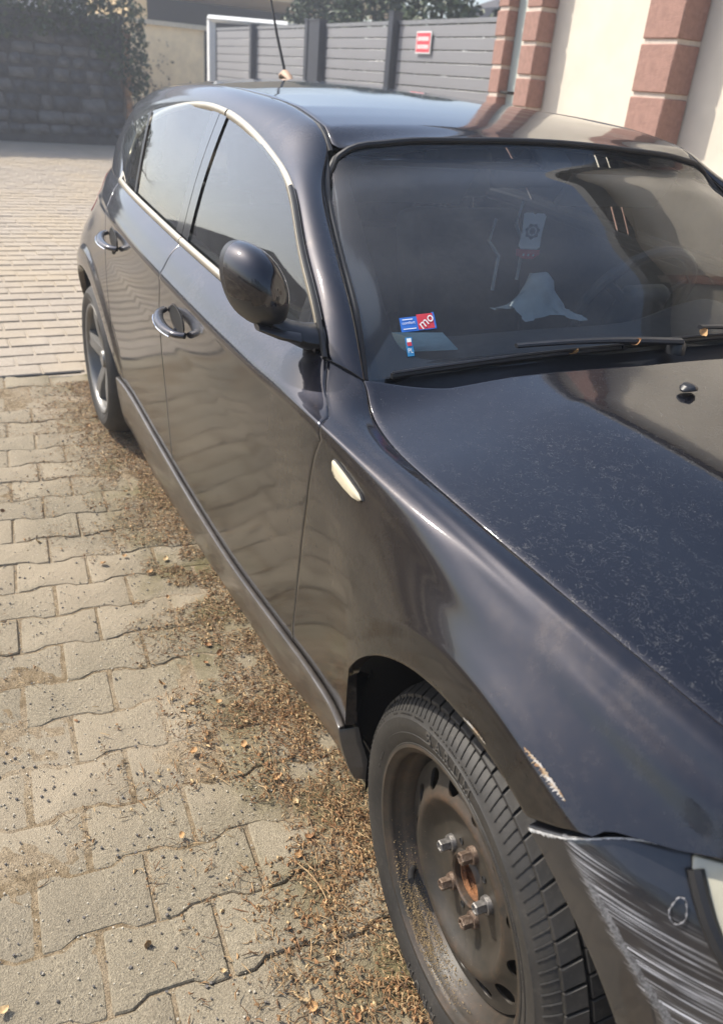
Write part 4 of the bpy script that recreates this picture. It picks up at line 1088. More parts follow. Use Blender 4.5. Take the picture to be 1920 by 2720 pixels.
# stickers on the glass (lower passenger corner)
def sticker(name, s0, s1, t0, t1, mat, off=.0012, parent=None):
    P = np.array([[screen_pt(s0+(s1-s0)*i/5, t0+(t1-t0)*j/5, off) for j in range(6)] for i in range(6)])
    return flat_grid(name, P, mat, parent or windscreen, (.6, 0, .8))
def text_mesh(txt, size=1.0):
    c = bpy.data.curves.new('lettering', 'FONT'); c.body = txt; c.size = size; c.align_x = 'CENTER'; c.align_y = 'CENTER'; c.resolution_u = 3
    o = bpy.data.objects.new('lettering', c); COL.objects.link(o)
    dg = bpy.context.evaluated_depsgraph_get(); dg.update()
    me = bpy.data.meshes.new_from_object(o.evaluated_get(dg)); bpy.data.objects.remove(o); bpy.data.curves.remove(c)
    V = np.array([v.co[:] for v in me.vertices]); F = [tuple(p.vertices) for p in me.polygons]; bpy.data.meshes.remove(me)
    return V, F
def text_on_screen(txt, s, t, ds, dt, ang, mat, parent, off=.0022):
    V, F = text_mesh(txt); V = V[:, :2]; V = V/np.ptp(V, axis=0).max(); c, sn = math.cos(R(ang)), math.sin(R(ang))
    W = V @ np.array([[c, sn], [-sn, c]])
    P = [screen_pt(s+w[0]*ds, t+w[1]*dt, off) for w in W]
    mesh_obj('lettering', P, F, mat, parent, False)
SK = dict(s0=.112, s1=.158, t0=.262, t1=.330)
s1 = sticker('blue_sticker', .0590, .0830, .140, .188, M['blue'])
text_on_screen('comfort', .0705, .168, .018, .044, 0, M['white'], s1)
for k, (a, b, t_) in enumerate(((.0625, .0770, .178), (.0620, .0800, .147))): sticker('print_line', a, b, t_, t_+.0028, M['white'], .0022, s1)
s2 = sticker('red_sticker', .0832, .1060, .144, .194, M['red'])
text_on_screen('mo', .0952, .169, .0215, .058, 32, M['white'], s2)
for q in ((.1050, .1085, .141, .197), (.0832, .1085, .141, .1435)): sticker('sticker_edge', *q, M['blue'], .0010, s2)
s3 = sticker('country_sticker', .0620, .0715, .062, .122, M['cyan'])
sticker('flag_white', .0638, .0698, .106, .118, M['white'], .0022, s3); sticker('flag_red', .0638, .0698, .094, .106, M['red'], .0022, s3)
text_on_screen('PL', .0668, .078, .0065, .020, 0, M['white'], s3)

# ---- wheels
STEER, CAMBER = -0.0794, 0.0148
def set_rust(o, fn):
    at = o.data.attributes.new('rust', 'FLOAT', 'POINT')
    at.data.foreach_set('value', [.55*fn(v.co) for v in o.data.vertices])
TYRE_PROF = [(.2075, -.046+.048), (.2075, -.042), (.2135, -.0475), (.2205, -.0500), (.2225, -.0500), (.2232, -.0488), (.2290, -.0520), (.2400, -.0560), (.2407, -.0548), (.2480, -.0572), (.2560, -.0580), (.2640, -.0574), (.2648, -.0562), (.2725, -.0535), (.2800, -.0475), (.2875, -.0395), (.2935, -.0290), (.2975, -.018), (.3035, .010), (.3055, .046)]
def tyre(parent):
    pr = TYRE_PROF+[(r, .092-y) for r, y in TYRE_PROF[:-1][::-1]]
    t = MB().lathe(pr, 120).build('tyre', M['tyre'], parent, True, 40)
    return t
def tread(t):
    V, F = [], []; nb = 62
    rows = [(-.0345, -.008, .2975, .3085, .16), (-.003, .024, .3095, .3140, .10), (.028, .046, .3145, .3155, .0), (.046, .064, .3155, .3145, .0), (.068, .095, .3140, .3095, -.10), (.100, .1265, .3085, .2975, -.16)]
    da = 2*math.pi/nb
    for k in range(nb):
        for ri, (y0, y1, r0, r1, sk) in enumerate(rows):
            jit = random.uniform(-.02, .02)
            a0 = (k+.06+(.5 if ri % 2 else 0))*da; a1 = a0+da*(.87 if ri in (0, 5) else .91)
            o = len(V)
            for a, sh in ((a0, 0), (a1, 0)):
                for y, r, f in ((y0, r0, -1), (y1, r1, 1)):
                    an = a+f*sk*da
                    for rr, ins in ((r-.0095, 0), (r-.0012, 0), (r, .0012)):
                        an2 = an+(ins/.3)*(1 if a == a0 else -1); yy = y+ins*(1 if f < 0 else -1)
                        V.append((rr*math.cos(an2), yy, rr*math.sin(an2)))
            # indices: a0:y0(0,1,2) y1(3,4,5)  a1:y0(6,7,8) y1(9,10,11)
            for q in ((2, 5, 11, 8), (1, 2, 8, 7), (0, 1, 7, 6), (5, 4, 10, 11), (4, 3, 9, 10), (2, 1, 4, 5), (1, 0, 3, 4), (8, 11, 10, 7), (7, 10, 9, 6)): F.append(tuple(o+i for i in q))
    # fine shoulder ribs on the upper sidewall
    mb = MB(); mb.add(V, F)
    for k in range(nb*2):
        a = k*da/2; sk = .35*da
        p = [(r*math.cos(a+s_*sk), y, r*math.sin(a+s_*sk)) for r, y, s_ in ((.2745, -.0528, 0), (.2830, -.0452, .45), (.2920, -.0345, 1.0))]
        mb.tube(p, .0013, 4, False)
    o = mb.build('tread', M['tyre'], t, False); stuff(o); return o
def tyre_text(t, txt, a_mid, r0=.2535, size=.0200, step=6.3):
    n_ = len(txt)
    V, F = [], []
    for k, ch in enumerate(txt):
        v, f = text_mesh(ch, size*1.35); v = v-np.array([(v[:, 0].max()+v[:, 0].min())/2, (v[:, 1].max()+v[:, 1].min())/2, 0])
        am = R(a_mid-(k-(n_-1)/2)*step); o = len(V); m = len(v)
        def y_at(r): return float(np.interp(r, [q[0] for q in TYRE_PROF[9:15]], [q[1] for q in TYRE_PROF[9:15]]))
        for lay in (0.0002, -.0016):
            for q in v:
                r = r0+q[1]; a = am-q[0]/r0; V.append((r*math.cos(a), y_at(r)+lay, r*math.sin(a)))
        F += [tuple(o+m+i for i in q) for q in f]
        ed = {}
        for q in f:
            for i in range(len(q)):
                e = (q[i], q[(i+1) % len(q)]); ed[e] = 1
        F += [(o+a_, o+b_, o+m+b_, o+m+a_) for (a_, b_) in ed if (b_, a_) not in ed]
    mb = MB(); mb.add(V, F); mb.build('lettering', M['tyre_letter'], t, False)
def wheel(name, loc, rot, parent):
    return empty(name, loc, rot, parent)

fw = wheel('front_wheel', (0, -.79, WZ), (CAMBER, 0, STEER), car)
ty = tyre(fw); tread(ty); tyre_text(ty, 'BARUM', 95.5); tyre_text(ty, 'BARUM', 275)
mb = MB()
for a_mid, n_, r_ in ((125, 26, .2695), (92, 34, .2695), (30, 22, .235), (155, 20, .2690), (-20, 30, .235), (60, 30, .235), (165, 14, .235)):
    for k in range(n_):                                      # small raised mould marks
        if random.random() < .25: continue
        a = R(a_mid-(k-n_/2)*0.95); h = random.uniform(.0022, .0036); y = float(np.interp(r_, [q[0] for q in TYRE_PROF[5:16]], [q[1] for q in TYRE_PROF[5:16]]))
        c_ = Vector((r_*math.cos(a), y, r_*math.sin(a))); rad = Vector((math.cos(a), 0, math.sin(a))); tg = Vector((-math.sin(a), 0, math.cos(a)))
        w_ = random.uniform(.0010, .0018); v = [c_+tg*i*w_+rad*j*h/2+Vector((0, q, 0)) for q in (0.001, -.0008) for i, j in ((-1, -1), (1, -1), (1, 1), (-1, 1))]
        mb.add(v, [(4, 5, 6, 7), (0, 1, 5, 4), (1, 2, 6, 5), (2, 3, 7, 6), (3, 0, 4, 7)])
mb.build('mould_marks', M['tyre'], ty, False)['kind'] = 'stuff'
# steel rim barrel
rim_p = [(.2205, -.0487), (.2195, -.0500), (.2150, -.0500), (.2120, -.0470), (.2085, -.0440), (.2050, -.0415), (.2035, -.0360), (.2028, -.022), (.1985, -.0175), (.1950, -.012), (.1905, .004), (.184, .016), (.178, .040), (.178, .120), (.205, .140)]
rim = MB().lathe(rim_p, 128).build('rim', M['steel'], fw, True, 45); set_rust(rim, lambda c: .45)
# pressed disc with ventilation holes
disc_o = [(.0362, .004), (.0370, -.0035), (.0400, -.0060), (.0440, -.0040), (.0480, .0), (.070, .0005), (.082, .0015), (.096, .0005), (.108, -.0050), (.117, -.0125), (.124, -.0185), (.130, -.0215), (.1350, -.0212), (.1390, -.0190), (.1440, -.0160), (.150, -.0125), (.157, -.0085), (.165, -.0050), (.173, -.0030), (.1860, -.0020)]
disc_i = [(r, y+.0045) for r, y in disc_o[::-1]]
disc = MB().lathe(disc_o+disc_i, 208, True).build('wheel_disc', M['steel'], fw, True, 40)
cut = MB(); NH = 13
for k in range(NH):
    a = R(142+k*360/NH); u = Vector((math.cos(a), 0, math.sin(a))); tg = Vector((-math.sin(a), 0, math.cos(a))); nn = Vector((.42*u.x, -.91, .42*u.z)).normalized()
    ru = (u-nn*u.dot(nn)).normalized(); c_ = u*.1570+Vector((0, -.0085, 0)); m_ = 24; v = []
    for sgn in (-1, 1):
        for i in range(m_):
            t_ = 2*math.pi*i/m_; v.append(c_+ru*math.cos(t_)*.0180+tg*math.sin(t_)*(.0180+.0025*math.cos(t_))+nn*sgn*.016)
    cut.add(v, [tuple(range(m_))[::-1], tuple(range(m_, 2*m_))]+[(i, (i+1) % m_, m_+(i+1) % m_, m_+i) for i in range(m_)])
cut_o = cut.build('cutter', None, fw, False)
md = disc.modifiers.new('holes', 'BOOLEAN'); md.operation = 'DIFFERENCE'; md.solver = 'EXACT'; md.object = cut_o
dg = bpy.context.evaluated_depsgraph_get(); dg.update()
me2 = bpy.data.meshes.new_from_object(disc.evaluated_get(dg)); disc.modifiers.clear(); disc.data = me2
bpy.data.objects.remove(cut_o)
me2.materials.clear(); me2.materials.append(M['steel'])
me2.polygons.foreach_set('use_smooth', [True]*len(me2.polygons)); me2.set_sharp_from_angle(angle=R(35))
def rust_disc(c):
    r = math.hypot(c.x, c.z); up = c.z/max(r, .01)
    return max(0, 1-abs(r-.132)/.018)*(.55+.6*max(0, up))+max(0, 1-abs(r-.040)/.012)*1.1+.10
set_rust(disc, rust_disc)
PH = 160.5
for k in range(5):
    a = R(PH-(0, 1, 2, 3, 4)[k]*72)
    ru = k in (1, 3, 4)
    b = empty('bolt', (.06*math.cos(a), .0, .06*math.sin(a)), (0, random.uniform(0, 1), 0), fw) if False else None
    hexv = MB(); m_ = 6
    hexv.lathe([(0, -.0285), (.0072, -.0285), (.0098, -.0265)], 6); 
    hv = MB(); hv.lathe([(0, -.0225), (.0062, -.0225), (.0068, -.0245), (.0088, -.0245), (.0100, -.0228), (.0100, -.0075)], 6).lathe([(.0100, -.0078), (.0132, -.0068), (.0142, -.003), (.0146, .002)], 24)
    o = hv.build('bolt', M['bolt_rust'] if ru else M['bolt'], fw, True, 25); o.location = (.06*math.cos(a), 0, .06*math.sin(a)); o.rotation_euler = (0, random.uniform(0, 1), 0)
hb = MB().lathe([(0, .034), (.020, .033), (.029, .030), (.0335, .022), (.0345, .008), (.0335, .0045), (.0310, .0050), (.0300, .012)], 48).build('hub_cap', M['rust'], fw)
o = MB().tube([(-.140, -.012, -.140), (-.131, -.022, -.136), (-.108, -.034, -.124)], [.0062, .0062, .0058], 12).build('valve', M['rubber'], fw)
# locating holes
for a in (PH-36, PH-36+144, PH-36-72):
    o = MB().lathe([(0, 0), (.0042, -.0002), (.0050, -.0012), (.0055, 0)], 14).build('locating_hole', M['dark'], fw); o.location = (.06*math.cos(R(a)), -.0004, .06*math.sin(R(a)))
# sand caught in the lower rim
V, F, = [], []
mb = MB()
for k in range(6000):
    a = R(random.gauss(-108, 17)); rr = random.choice((.2035, .2005, .194, .187)); y = float(np.interp(-rr, [-q[0] for q in rim_p[6:13]], [q[1] for q in rim_p[6:13]]))
    y += random.uniform(-.012, .012); s = random.uniform(.0004, .0010)*(1 if random.random() < .93 else 1.9); rr2 = rr-.0008
    if y < -.045: continue
    c_ = np.array([rr2*math.cos(a), y, rr2*math.sin(a)]); v = [c_+np.array(d)*s for d in ((1, 0, 0), (-1, 0, 0), (0, 1, 0), (0, -1, 0), (0, 0, 1), (0, 0, -1))]
    mb.add(v, [(0, 2, 4), (2, 1, 4), (1, 3, 4), (3, 0, 4), (2, 0, 5), (1, 2, 5), (3, 1, 5), (0, 3, 5)])
stuff(mb.build('rim_sand', M['pebble_b'], fw, False))

# rear wheel: five spoke alloy
rw = wheel('rear_wheel', (XR, -.80, WZ), (0, 0, 0), car)
t2 = tyre(rw); 
MB().lathe([(.2205, -.0487), (.2190, -.0510), (.2100, -.0500), (.2040, -.0440), (.2010, -.030), (.196, .0), (.180, .05), (.178, .12)], 96).build('rim', M['alloy'], rw, True, 45)
mb = MB()
for k in range(5):
    a = R(90+8+k*72); u = np.array([math.cos(a), 0, math.sin(a)]); tg = np.array([-math.sin(a), 0, math.cos(a)])
    secs = [(.030, .030, -.018), (.070, .026, -.026), (.120, .027, -.036), (.170, .032, -.041), (.202, .040, -.040)]
    V = []
    for r, hw, y in secs:
        for d, yy in ((-1, y+.030), (-.92, y+.004), (-.55, y), (-.12, y+.003), (.12, y+.003), (.55, y), (.92, y+.004), (1, y+.030)): V.append(u*r+tg*hw*d+np.array([0, yy, 0]))
    F = [(i*8+j, (i+1)*8+j, (i+1)*8+j+1, i*8+j+1) for i in range(4) for j in range(7)]
    MB().add(V, F).build('spoke', M['alloy'], rw, True, 40)
MB().lathe([(0, -.030), (.030, -.030), (.034, -.026), (.036, -.018), (.060, -.014), (.066, .0)], 40).build('hub_cap', M['alloy'], rw)
MB().lathe([(.05, .05), (.150, .05), (.150, .06), (.05, .06)], 48, True).build('brake_disc', plain('brake_disc', (.10, .095, .09), .4, .8), rw)
MB().lathe([(.02, .10), (.198, .10)], 40).build('wheel_back', M['dark'], rw)
# the far side pair, seen under the car and from other positions
def copy_tree(o, parent, flip=False):
    c = o.copy(); COL.objects.link(c); c.parent = parent
    for ch in list(o.children): copy_tree(ch, c)
    return c
for src, x in ((rw, XR), (rw, 0.0)):
    c = copy_tree(src, car); c.location = (x, .80, WZ); c.rotation_euler = (0, 0, math.pi)
# brake drum plate behind the steel wheel
MB().lathe([(.02, .075), (.15, .075), (.15, .085), (.02, .085)], 48, True).build('brake_disc', plain('brake_disc_rusty', (.09, .07, .055), .6, .5), fw)

# fender lip damage: bare scraped metal
def scrape():
    mats = M['white']
    m, t, b = new_mat('scraped_metal')
    t.links.new(ramp(t, noise(t, 55, 4, .7, stretch=(1, 1, 3)), [(.36, (.16, .065, .02)), (.46, (.30, .20, .10)), (.56, (.36, .34, .31)), (.7, (.46, .45, .44))]), b.inputs['Base Color']); b.inputs['Roughness'].default_value = .7
    for a0, a1, ra, rb, wd, sg_ in ((87.7, 80.0, .3752, .3800, .005, 1), (74.0, 64.4, .4325, .4400, .007, -1)):
        V, F = [], []; n_ = 90
        for i in range(n_+1):
            s_ = i/n_; a = a0+(a1-a0)*s_; r0 = ra+(rb-ra)*s_**.8; env = math.sin(math.pi*s_)**.6
            ro = wd*env*random.uniform(.15, 1.0)**1.5; ri = -wd*.25*env*random.random()
            for q in (ri, ro*.5, ro):
                r = r0+q*sg_; x = r*math.cos(R(a)); z = WZ+r*math.sin(R(a)); p, n = on_side(x, z); V.append(p+n*.0012)
        for i in range(n_):
            for k in range(2): F.append((i*3+k, (i+1)*3+k, (i+1)*3+k+1, i*3+k+1))
        mesh_obj('scraped_patch', V, F, m, front_fender)
scrape()

# ================================================================== GROUND
def gz(x): return max(0.0, (-x-3.6))*0.025
paving = struct(empty('paving', (0, 0, 0)))
PA = R(-4.5); ea = np.array([math.cos(PA), math.sin(PA)]); eb = np.array([-math.sin(PA), math.cos(PA)])
ORG = np.array([-.634, -1.0712]); PX, PY = 0.147, 0.2068
def paver_mesh(k):
    rnd = random.Random(k)
    hb = PY/2-.0036; he, hw = PX/2+.0062, PX/2-.0094
    out = []
    q = [(-hb+.004, he), (-.066, he), (-.040, hw), (.040, hw), (.066, he), (hb-.004, he), (hb, he-.004), (hb, -he+.004), (hb-.004, -he), (.066, -he), (.040, -hw), (-.040, -hw), (-.066, -he), (-hb+.004, -he), (-hb, -he+.004), (-hb, he-.004)]
    q = [(u+rnd.uniform(-.0014, .0014), v+rnd.uniform(-.0014, .0014)) for u, v in q]
    m = len(q); V, F = [], []
    for z, s in ((-.05, 0), (-.0042, 0), (-.0010, .0024), (0, .0065)):
        for u, v in q:
            du = -math.copysign(min(s, abs(u)), u) if abs(u) > hb-.006 else 0; dv = -math.copysign(s, v)
            V.append((v+dv, u+du, z))
    for k2 in range(3):
        for i in range(m): F.append((k2*m+i, k2*m+(i+1) % m, (k2+1)*m+(i+1) % m, (k2+1)*m+i))
    F.append(tuple(3*m+i for i in range(m)))
    me = bpy.data.meshes.new('paver'); me.from_pydata(V, [], F); me.materials.append(M['paver']); me.update()
    bm = bmesh.new(); bm.from_mesh(me); bmesh.ops.recalc_face_normals(bm, faces=bm.faces); bm.to_mesh(me); bm.free()
    me.polygons.foreach_set('use_smooth', [True]*len(me.polygons)); me.set_sharp_from_angle(angle=R(28))
    return me
PM = [paver_mesh(k) for k in range(8)]
joints = []
n_p = 0; rnd = random.Random(3)
for i in range(-19, 7):
    for j in range(-5, 9):
        off = 0.5 if i % 2 else 0.0
        c = ORG+ea*(i+.5)*PX+eb*(j+.5+off)*PY
        if c[0] < -3.38 or c[0] > .42 or c[1] < -1.95 or c[1] > -.34: continue
        if n_p >= 300: continue
        o = bpy.data.objects.new('paver', PM[rnd.randrange(8)]); COL.objects.link(o); o.parent = paving
        o.location = (c[0], c[1], rnd.gauss(0, .0013)); o.rotation_euler = (rnd.gauss(0, .006), rnd.gauss(0, .006), PA+rnd.gauss(0, .008)+(math.pi if rnd.random() < .5 else 0)); n_p += 1
# sand and soil in the joints, drifting over the stones in places
def vnoise(x, y, s, seed):
    r = np.random.default_rng(seed); G = r.random((64, 64)); fx, fy = x*s+100, y*s+100
    ix, iy = np.floor(fx).astype(int), np.floor(fy).astype(int); u, v = fx-ix, fy-iy; u = u*u*(3-2*u); v = v*v*(3-2*v)
    a = G[ix % 64, iy % 64]; b = G[(ix+1) % 64, iy % 64]; c = G[ix % 64, (iy+1) % 64]; d = G[(ix+1) % 64, (iy+1) % 64]
    return (a*(1-u)+b*u)*(1-v)+(c*(1-u)+d*u)*v
xs = np.arange(-3.40, .50, .016); ys = np.arange(-2.2, .0, .016); X, Y = np.meshgrid(xs, ys, indexing='ij')
drift = vnoise(X, Y, 2.2, 1)*.55+vnoise(X, Y, 7, 2)*.3+vnoise(X, Y, 23, 3)*.15
edge_ = np.clip((Y+1.02)/.22, 0, 1)*np.clip((-.55-Y)/.1, 0, 1)
left_ = np.clip((-1.22-Y)/.25, 0, 1)
Z = -.0045+.0060*(drift-.42)/.5+edge_*.0022*(vnoise(X, Y, 9, 5)*2-.4)+left_*.0012+(vnoise(X, Y, 60, 4)-.5)*.0016
Z = np.clip(Z, -.0075, -.0010)
def sheet(name, X, Y, Z, mat, parent=None):
    nu, nv = X.shape; idx = np.arange(nu*nv).reshape(nu, nv); F = np.stack([idx[:-1, :-1], idx[1:, :-1], idx[1:, 1:], idx[:-1, 1:]], -1).reshape(-1, 4)
    return mesh_obj(name, np.c_[X.ravel(), Y.ravel(), Z.ravel()], F, mat, parent)
sb = sheet('joint_sand', X, Y, Z, M['joint'], paving); stuff(sb)
# the rest of the yard
xs = np.r_[-260, -120, -60, np.arange(-30, -3.3, .5), -3.42]; ys = np.r_[-160, -60, np.arange(-14, 14.1, 1.0), 60, 160]
X, Y = np.meshgrid(xs, ys, indexing='ij'); Z = np.vectorize(gz)(np.maximum(X, -30))-.010
struct(sheet('yard', X, Y, Z, M['far_paver']))
X, Y = np.meshgrid(np.r_[-3.44, np.arange(-3, 6, 1.0), 20, 60, 200], np.r_[-200, -60, -20, -8, -4, 0, 4, 8, 20, 60, 200], indexing='ij')
struct(sheet('ground', X, Y, X*0-.052, M['far_paver']))
# near yard outside the individually laid stones, same concrete, raised level
M['dirt'] = concrete('dirt_lane', (0.085, 0.062, 0.042), (0.21, 0.16, 0.11), grain=60, speck=0.5)
for nm, x0, x1, y0, y1, mt in (('dirt_lane', -30, 14, -16, -2.02, M['dirt']), ('pavement', .5, 14, -2.02, 8, M['far_paver']), ('pavement', -3.40, .5, -.02, 8, M['far_paver'])):
    X, Y = np.meshgrid(np.linspace(x0, x1, 24), np.linspace(y0, y1, 12), indexing='ij'); struct(sheet(nm, X, Y, np.vectorize(gz)(X)+(.004 if nm == 'dirt_lane' else -.004), mt))
# laid courses beyond the slot, too many and too small to be picked apart: one mesh
V, F = [], []; rnd = random.Random(5)
x = -3.47; row = 0
while x > -11.5:
    d = .15; y = -2.0+(.1 if row % 2 else 0)
    while y < 3.2:
        o = len(V); h = rnd.uniform(0, .004); x1, y1 = x-d+.008, y+.205-.008; z = gz(x)-.004+h
        V += [(x, y, z-.012), (x1, y, z-.012), (x1, y1, z-.012), (x, y1, z-.012), (x-.004, y+.004, z), (x1+.004, y+.004, z), (x1+.004, y1-.004, z), (x-.004, y1-.004, z)]
        F += [(o+4, o+7, o+6, o+5), (o, o+4, o+5, o+1), (o+1, o+5, o+6, o+2), (o+2, o+6, o+7, o+3), (o+3, o+7, o+4, o)]
        y += .205
    x -= d; row += 1
stuff(mesh_obj('far_pavers', V, F, M['far_paver'], paving, False))
# recessed slot added in place of a shadow line between the two areas
dr = tag(empty('shadow_slot', (-3.43, -1.2, 0)), 'thin dark slot standing in for a shadow line across the paving left of the rear wheel', 'slot')
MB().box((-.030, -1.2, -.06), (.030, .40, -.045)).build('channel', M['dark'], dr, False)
MB().box((-.034, -1.2, -.06), (-.026, .40, -.002)).box((.026, -1.2, -.06), (.034, .40, -.002)).build('edge_bar', plain('slot_steel', (.06, .06, .06), .5, .6), dr, False)

# ---- litter: needles, husks, grit
def litter_density(n):
    """sample ground points: thick beside the sill, in the joints, in a few drifts"""
    out = []
    while len(out) < n:
        m = n
        k = RNG.random(m)
        x = RNG.uniform(-3.3, .35, m); y = np.empty(m)
        sel = k < .60
        y[sel] = -.70-np.abs(RNG.normal(0, .155, sel.sum()))
        y[~sel] = RNG.uniform(-1.62, -.78, (~sel).sum())
        p = vnoise(x, y, 5, 11)*.6+vnoise(x, y, 14, 12)*.4
        keep = np.where(sel, p > .47-.22*np.clip((y+1.0)/.25, 0, 1), False)
        # joints
        d = np.c_[x, y]-ORG; a = d @ ea/PX; b = d @ eb/PY
        ra = np.floor(a); fb = (b-np.where(ra % 2 == 1, .5, 0)) % 1.0; fa = a-ra
        inj = (np.minimum(fb, 1-fb)*PY < .012) | (np.minimum(fa, 1-fa)*PX < .012)
        keep |= (~sel) & inj & (p > .36+.28*np.clip((-.95-y)/.4, 0, 1)) & (RNG.random(m) < .85)
        keep |= (~sel) & (p > .62) & (RNG.random(m) < .16)
        keep |= (np.hypot((x+3.12)/.28, (y+.93)/.16) < 1) & (RNG.random(m) < .5)
        out += list(zip(x[keep], y[keep]))
    random.shuffle(out); return out[:n]
def slivers(pts, lmin, lmax, wmin, wmax, mats, name, label=None, zoff=.002):
    V, F, fm = [], [], []
    for (x, y) in pts:
        L = random.uniform(lmin, lmax)*(.55 if random.random() < .5 else 1); w = random.uniform(wmin, wmax); a = random.uniform(0, 2*math.pi); tilt = random.gauss(0, .22); bend = random.gauss(0, .35)
        o = len(V); z0 = zoff+random.random()**2*.008; k = random.randrange(len(mats))
        for i, s in enumerate((-.5, 0, .5)):
            an = a+bend*s*2; cx, cy = math.cos(an), math.sin(an); px, py = x+cx*L*s, y+cy*L*s; z = max(.0005, z0+math.sin(tilt)*L*s+(.0012 if i == 1 else 0)); ww = w*(1 if i == 1 else .45)
            V += [(px-cy*ww, py+cx*ww, z), (px, py, z+w*.9), (px+cy*ww, py-cx*ww, z)]
        for i in (0, 3):
            F += [(o+i, o+i+1, o+i+4, o+i+3), (o+i+1, o+i+2, o+i+5, o+i+4)]; fm += [k, k]
    ob = mesh_obj(name, V, F, None, None, False, mats=mats, fmat=fm); stuff(ob); return ob
nl = [M['needle_a'], M['needle_b'], M['needle_c'], M['needle_b'], M['needle_a']]
slivers(litter_density(23000), .006, .028, .0004, .0013, nl, 'needle_litter')
slivers(litter_density(3600), .006, .015, .0016, .0036, [M['leaf_b'], M['needle_a'], M['leaf_c'], M['needle_b'], M['needle_c']], 'husk_litter')
def near_wheel(n):
    out = []
    while len(out) < n:
        x = RNG.uniform(-.95, .12); y = -.74-abs(RNG.normal(0, .17)); v = vnoise(np.array([x]), np.array([y]), 9, 15)[0]
        if v > .42 and y > -1.22: out.append((x, y))
    return out
slivers(near_wheel(1500), .014, .040, .0006, .0016, nl+[M['leaf_b']], 'straw_litter', zoff=.004)
slivers(near_wheel(900), .005, .012, .0018, .0042, [M['leaf_a'], M['leaf_b'], M['needle_a'], M['leaf_c']], 'chaff_litter', zoff=.004)
def grit(n, smin, smax, mat, name, ylo=-1.75, yhi=-.78):
    V, F = [], []; q = math.sqrt(.5)
    for _ in range(n):
        x = random.uniform(-3.3, .4); y = random.uniform(ylo, yhi); s = smin+(smax-smin)*random.random()**3; o = len(V); a = random.uniform(0, 6.28)
        c, sn = math.cos(a), math.sin(a)
        for d in ((1, 0, 0), (0, 1, 0), (-1, 0, 0), (0, -1, 0), (.6, .6, .7), (-.6, .5, .8), (-.5, -.6, .7), (.6, -.6, .6)):
            u, v, w = (d[0]*random.uniform(.7, 1.2), d[1]*random.uniform(.6, 1.1), d[2]*random.uniform(.7, 1.2)); V.append((x+(u*c-v*sn)*s, y+(u*sn+v*c)*s, .001+w*s))
        F += [(o, o+1, o+4), (o+1, o+5, o+4), (o+1, o+2, o+5), (o+2, o+6, o+5), (o+2, o+3, o+6), (o+3, o+7, o+6), (o+3, o, o+7), (o, o+4, o+7), (o+4, o+5, o+6, o+7)]
    ob = mesh_obj(name, V, F, mat, None, False); stuff(ob)
grit(3600, .0008, .0042, M['pebble'], 'dark_grit')
grit(9000, .0007, .0030, M['pebble_l'], 'pale_grit')
# larger seed scales and leaf bits, each one its own thing
def scale_mesh(k, mat):
    rnd = random.Random(100+k); V, F = [], []; nu, nv = 6, 5
    for i in range(nu):
        for j in range(nv):
            u = i/(nu-1); v = j/(nv-1)*2-1; hw = math.sin(math.pi*min(1, .12+u*.85))**.8*.0085
            V.append(((u-.5)*.022, v*hw, .0035*(v*v)+.004*(u-.5)**2*4+rnd.uniform(-.0004, .0004)))
    idx = np.arange(nu*nv).reshape(nu, nv)
    F = np.stack([idx[:-1, :-1], idx[1:, :-1], idx[1:, 1:], idx[:-1, 1:]], -1).reshape(-1, 4)
    me = bpy.data.meshes.new('seed_scale'); me.from_pydata(V, [], [tuple(int(q) for q in f) for f in F]); me.materials.append(mat)
    me.polygons.foreach_set('use_smooth', [True]*len(me.polygons)); me.update(); return me
SM = [scale_mesh(k, M[m]) for k, m in enumerate(('leaf_a', 'leaf_a', 'leaf_c', 'leaf_b', 'leaf_a'))]
px = lambda a, b: None
spots = [(-.505, -1.107), (-.302, -1.228), (-.280, -1.470), (-.225, -.985), (-.72, -1.02), (-.86, -.915), (-.70, -.905), (-.50, -.86), (-.40, -.868), (-.37, -.905), (-.12, -.98), (-.08, -1.00), (-.15, -.93), (-1.02, -.90), (-1.35, -.915), (-1.62, -.98), (-1.50, -.93), (-1.8, -1.22), (-2.05, -1.30), (-.58, -.87), (-.62, -.945), (-.98, -1.03), (-.20, -1.12), (-.03, -.94)]
rnd = random.Random(11)
for k in range(14): spots.append((rnd.uniform(-3.0, .1), -.84-abs(rnd.gauss(0, .10))))
for k, (x, y) in enumerate(spots):
    o = bpy.data.objects.new('seed_scale', SM[k % 5]); COL.objects.link(o)
    s = rnd.uniform(.5, 1.0); o.scale = (s, s, s); o.location = (x, y, .004+rnd.uniform(0, .004)); o.rotation_euler = (rnd.gauss(0, .35), rnd.gauss(0, .35), rnd.uniform(0, 6.28))
    tag(o, 'curled dry tan seed scale lying in the litter on the paving by the car', 'seed scale', 'dry seed scales scattered on the paving')
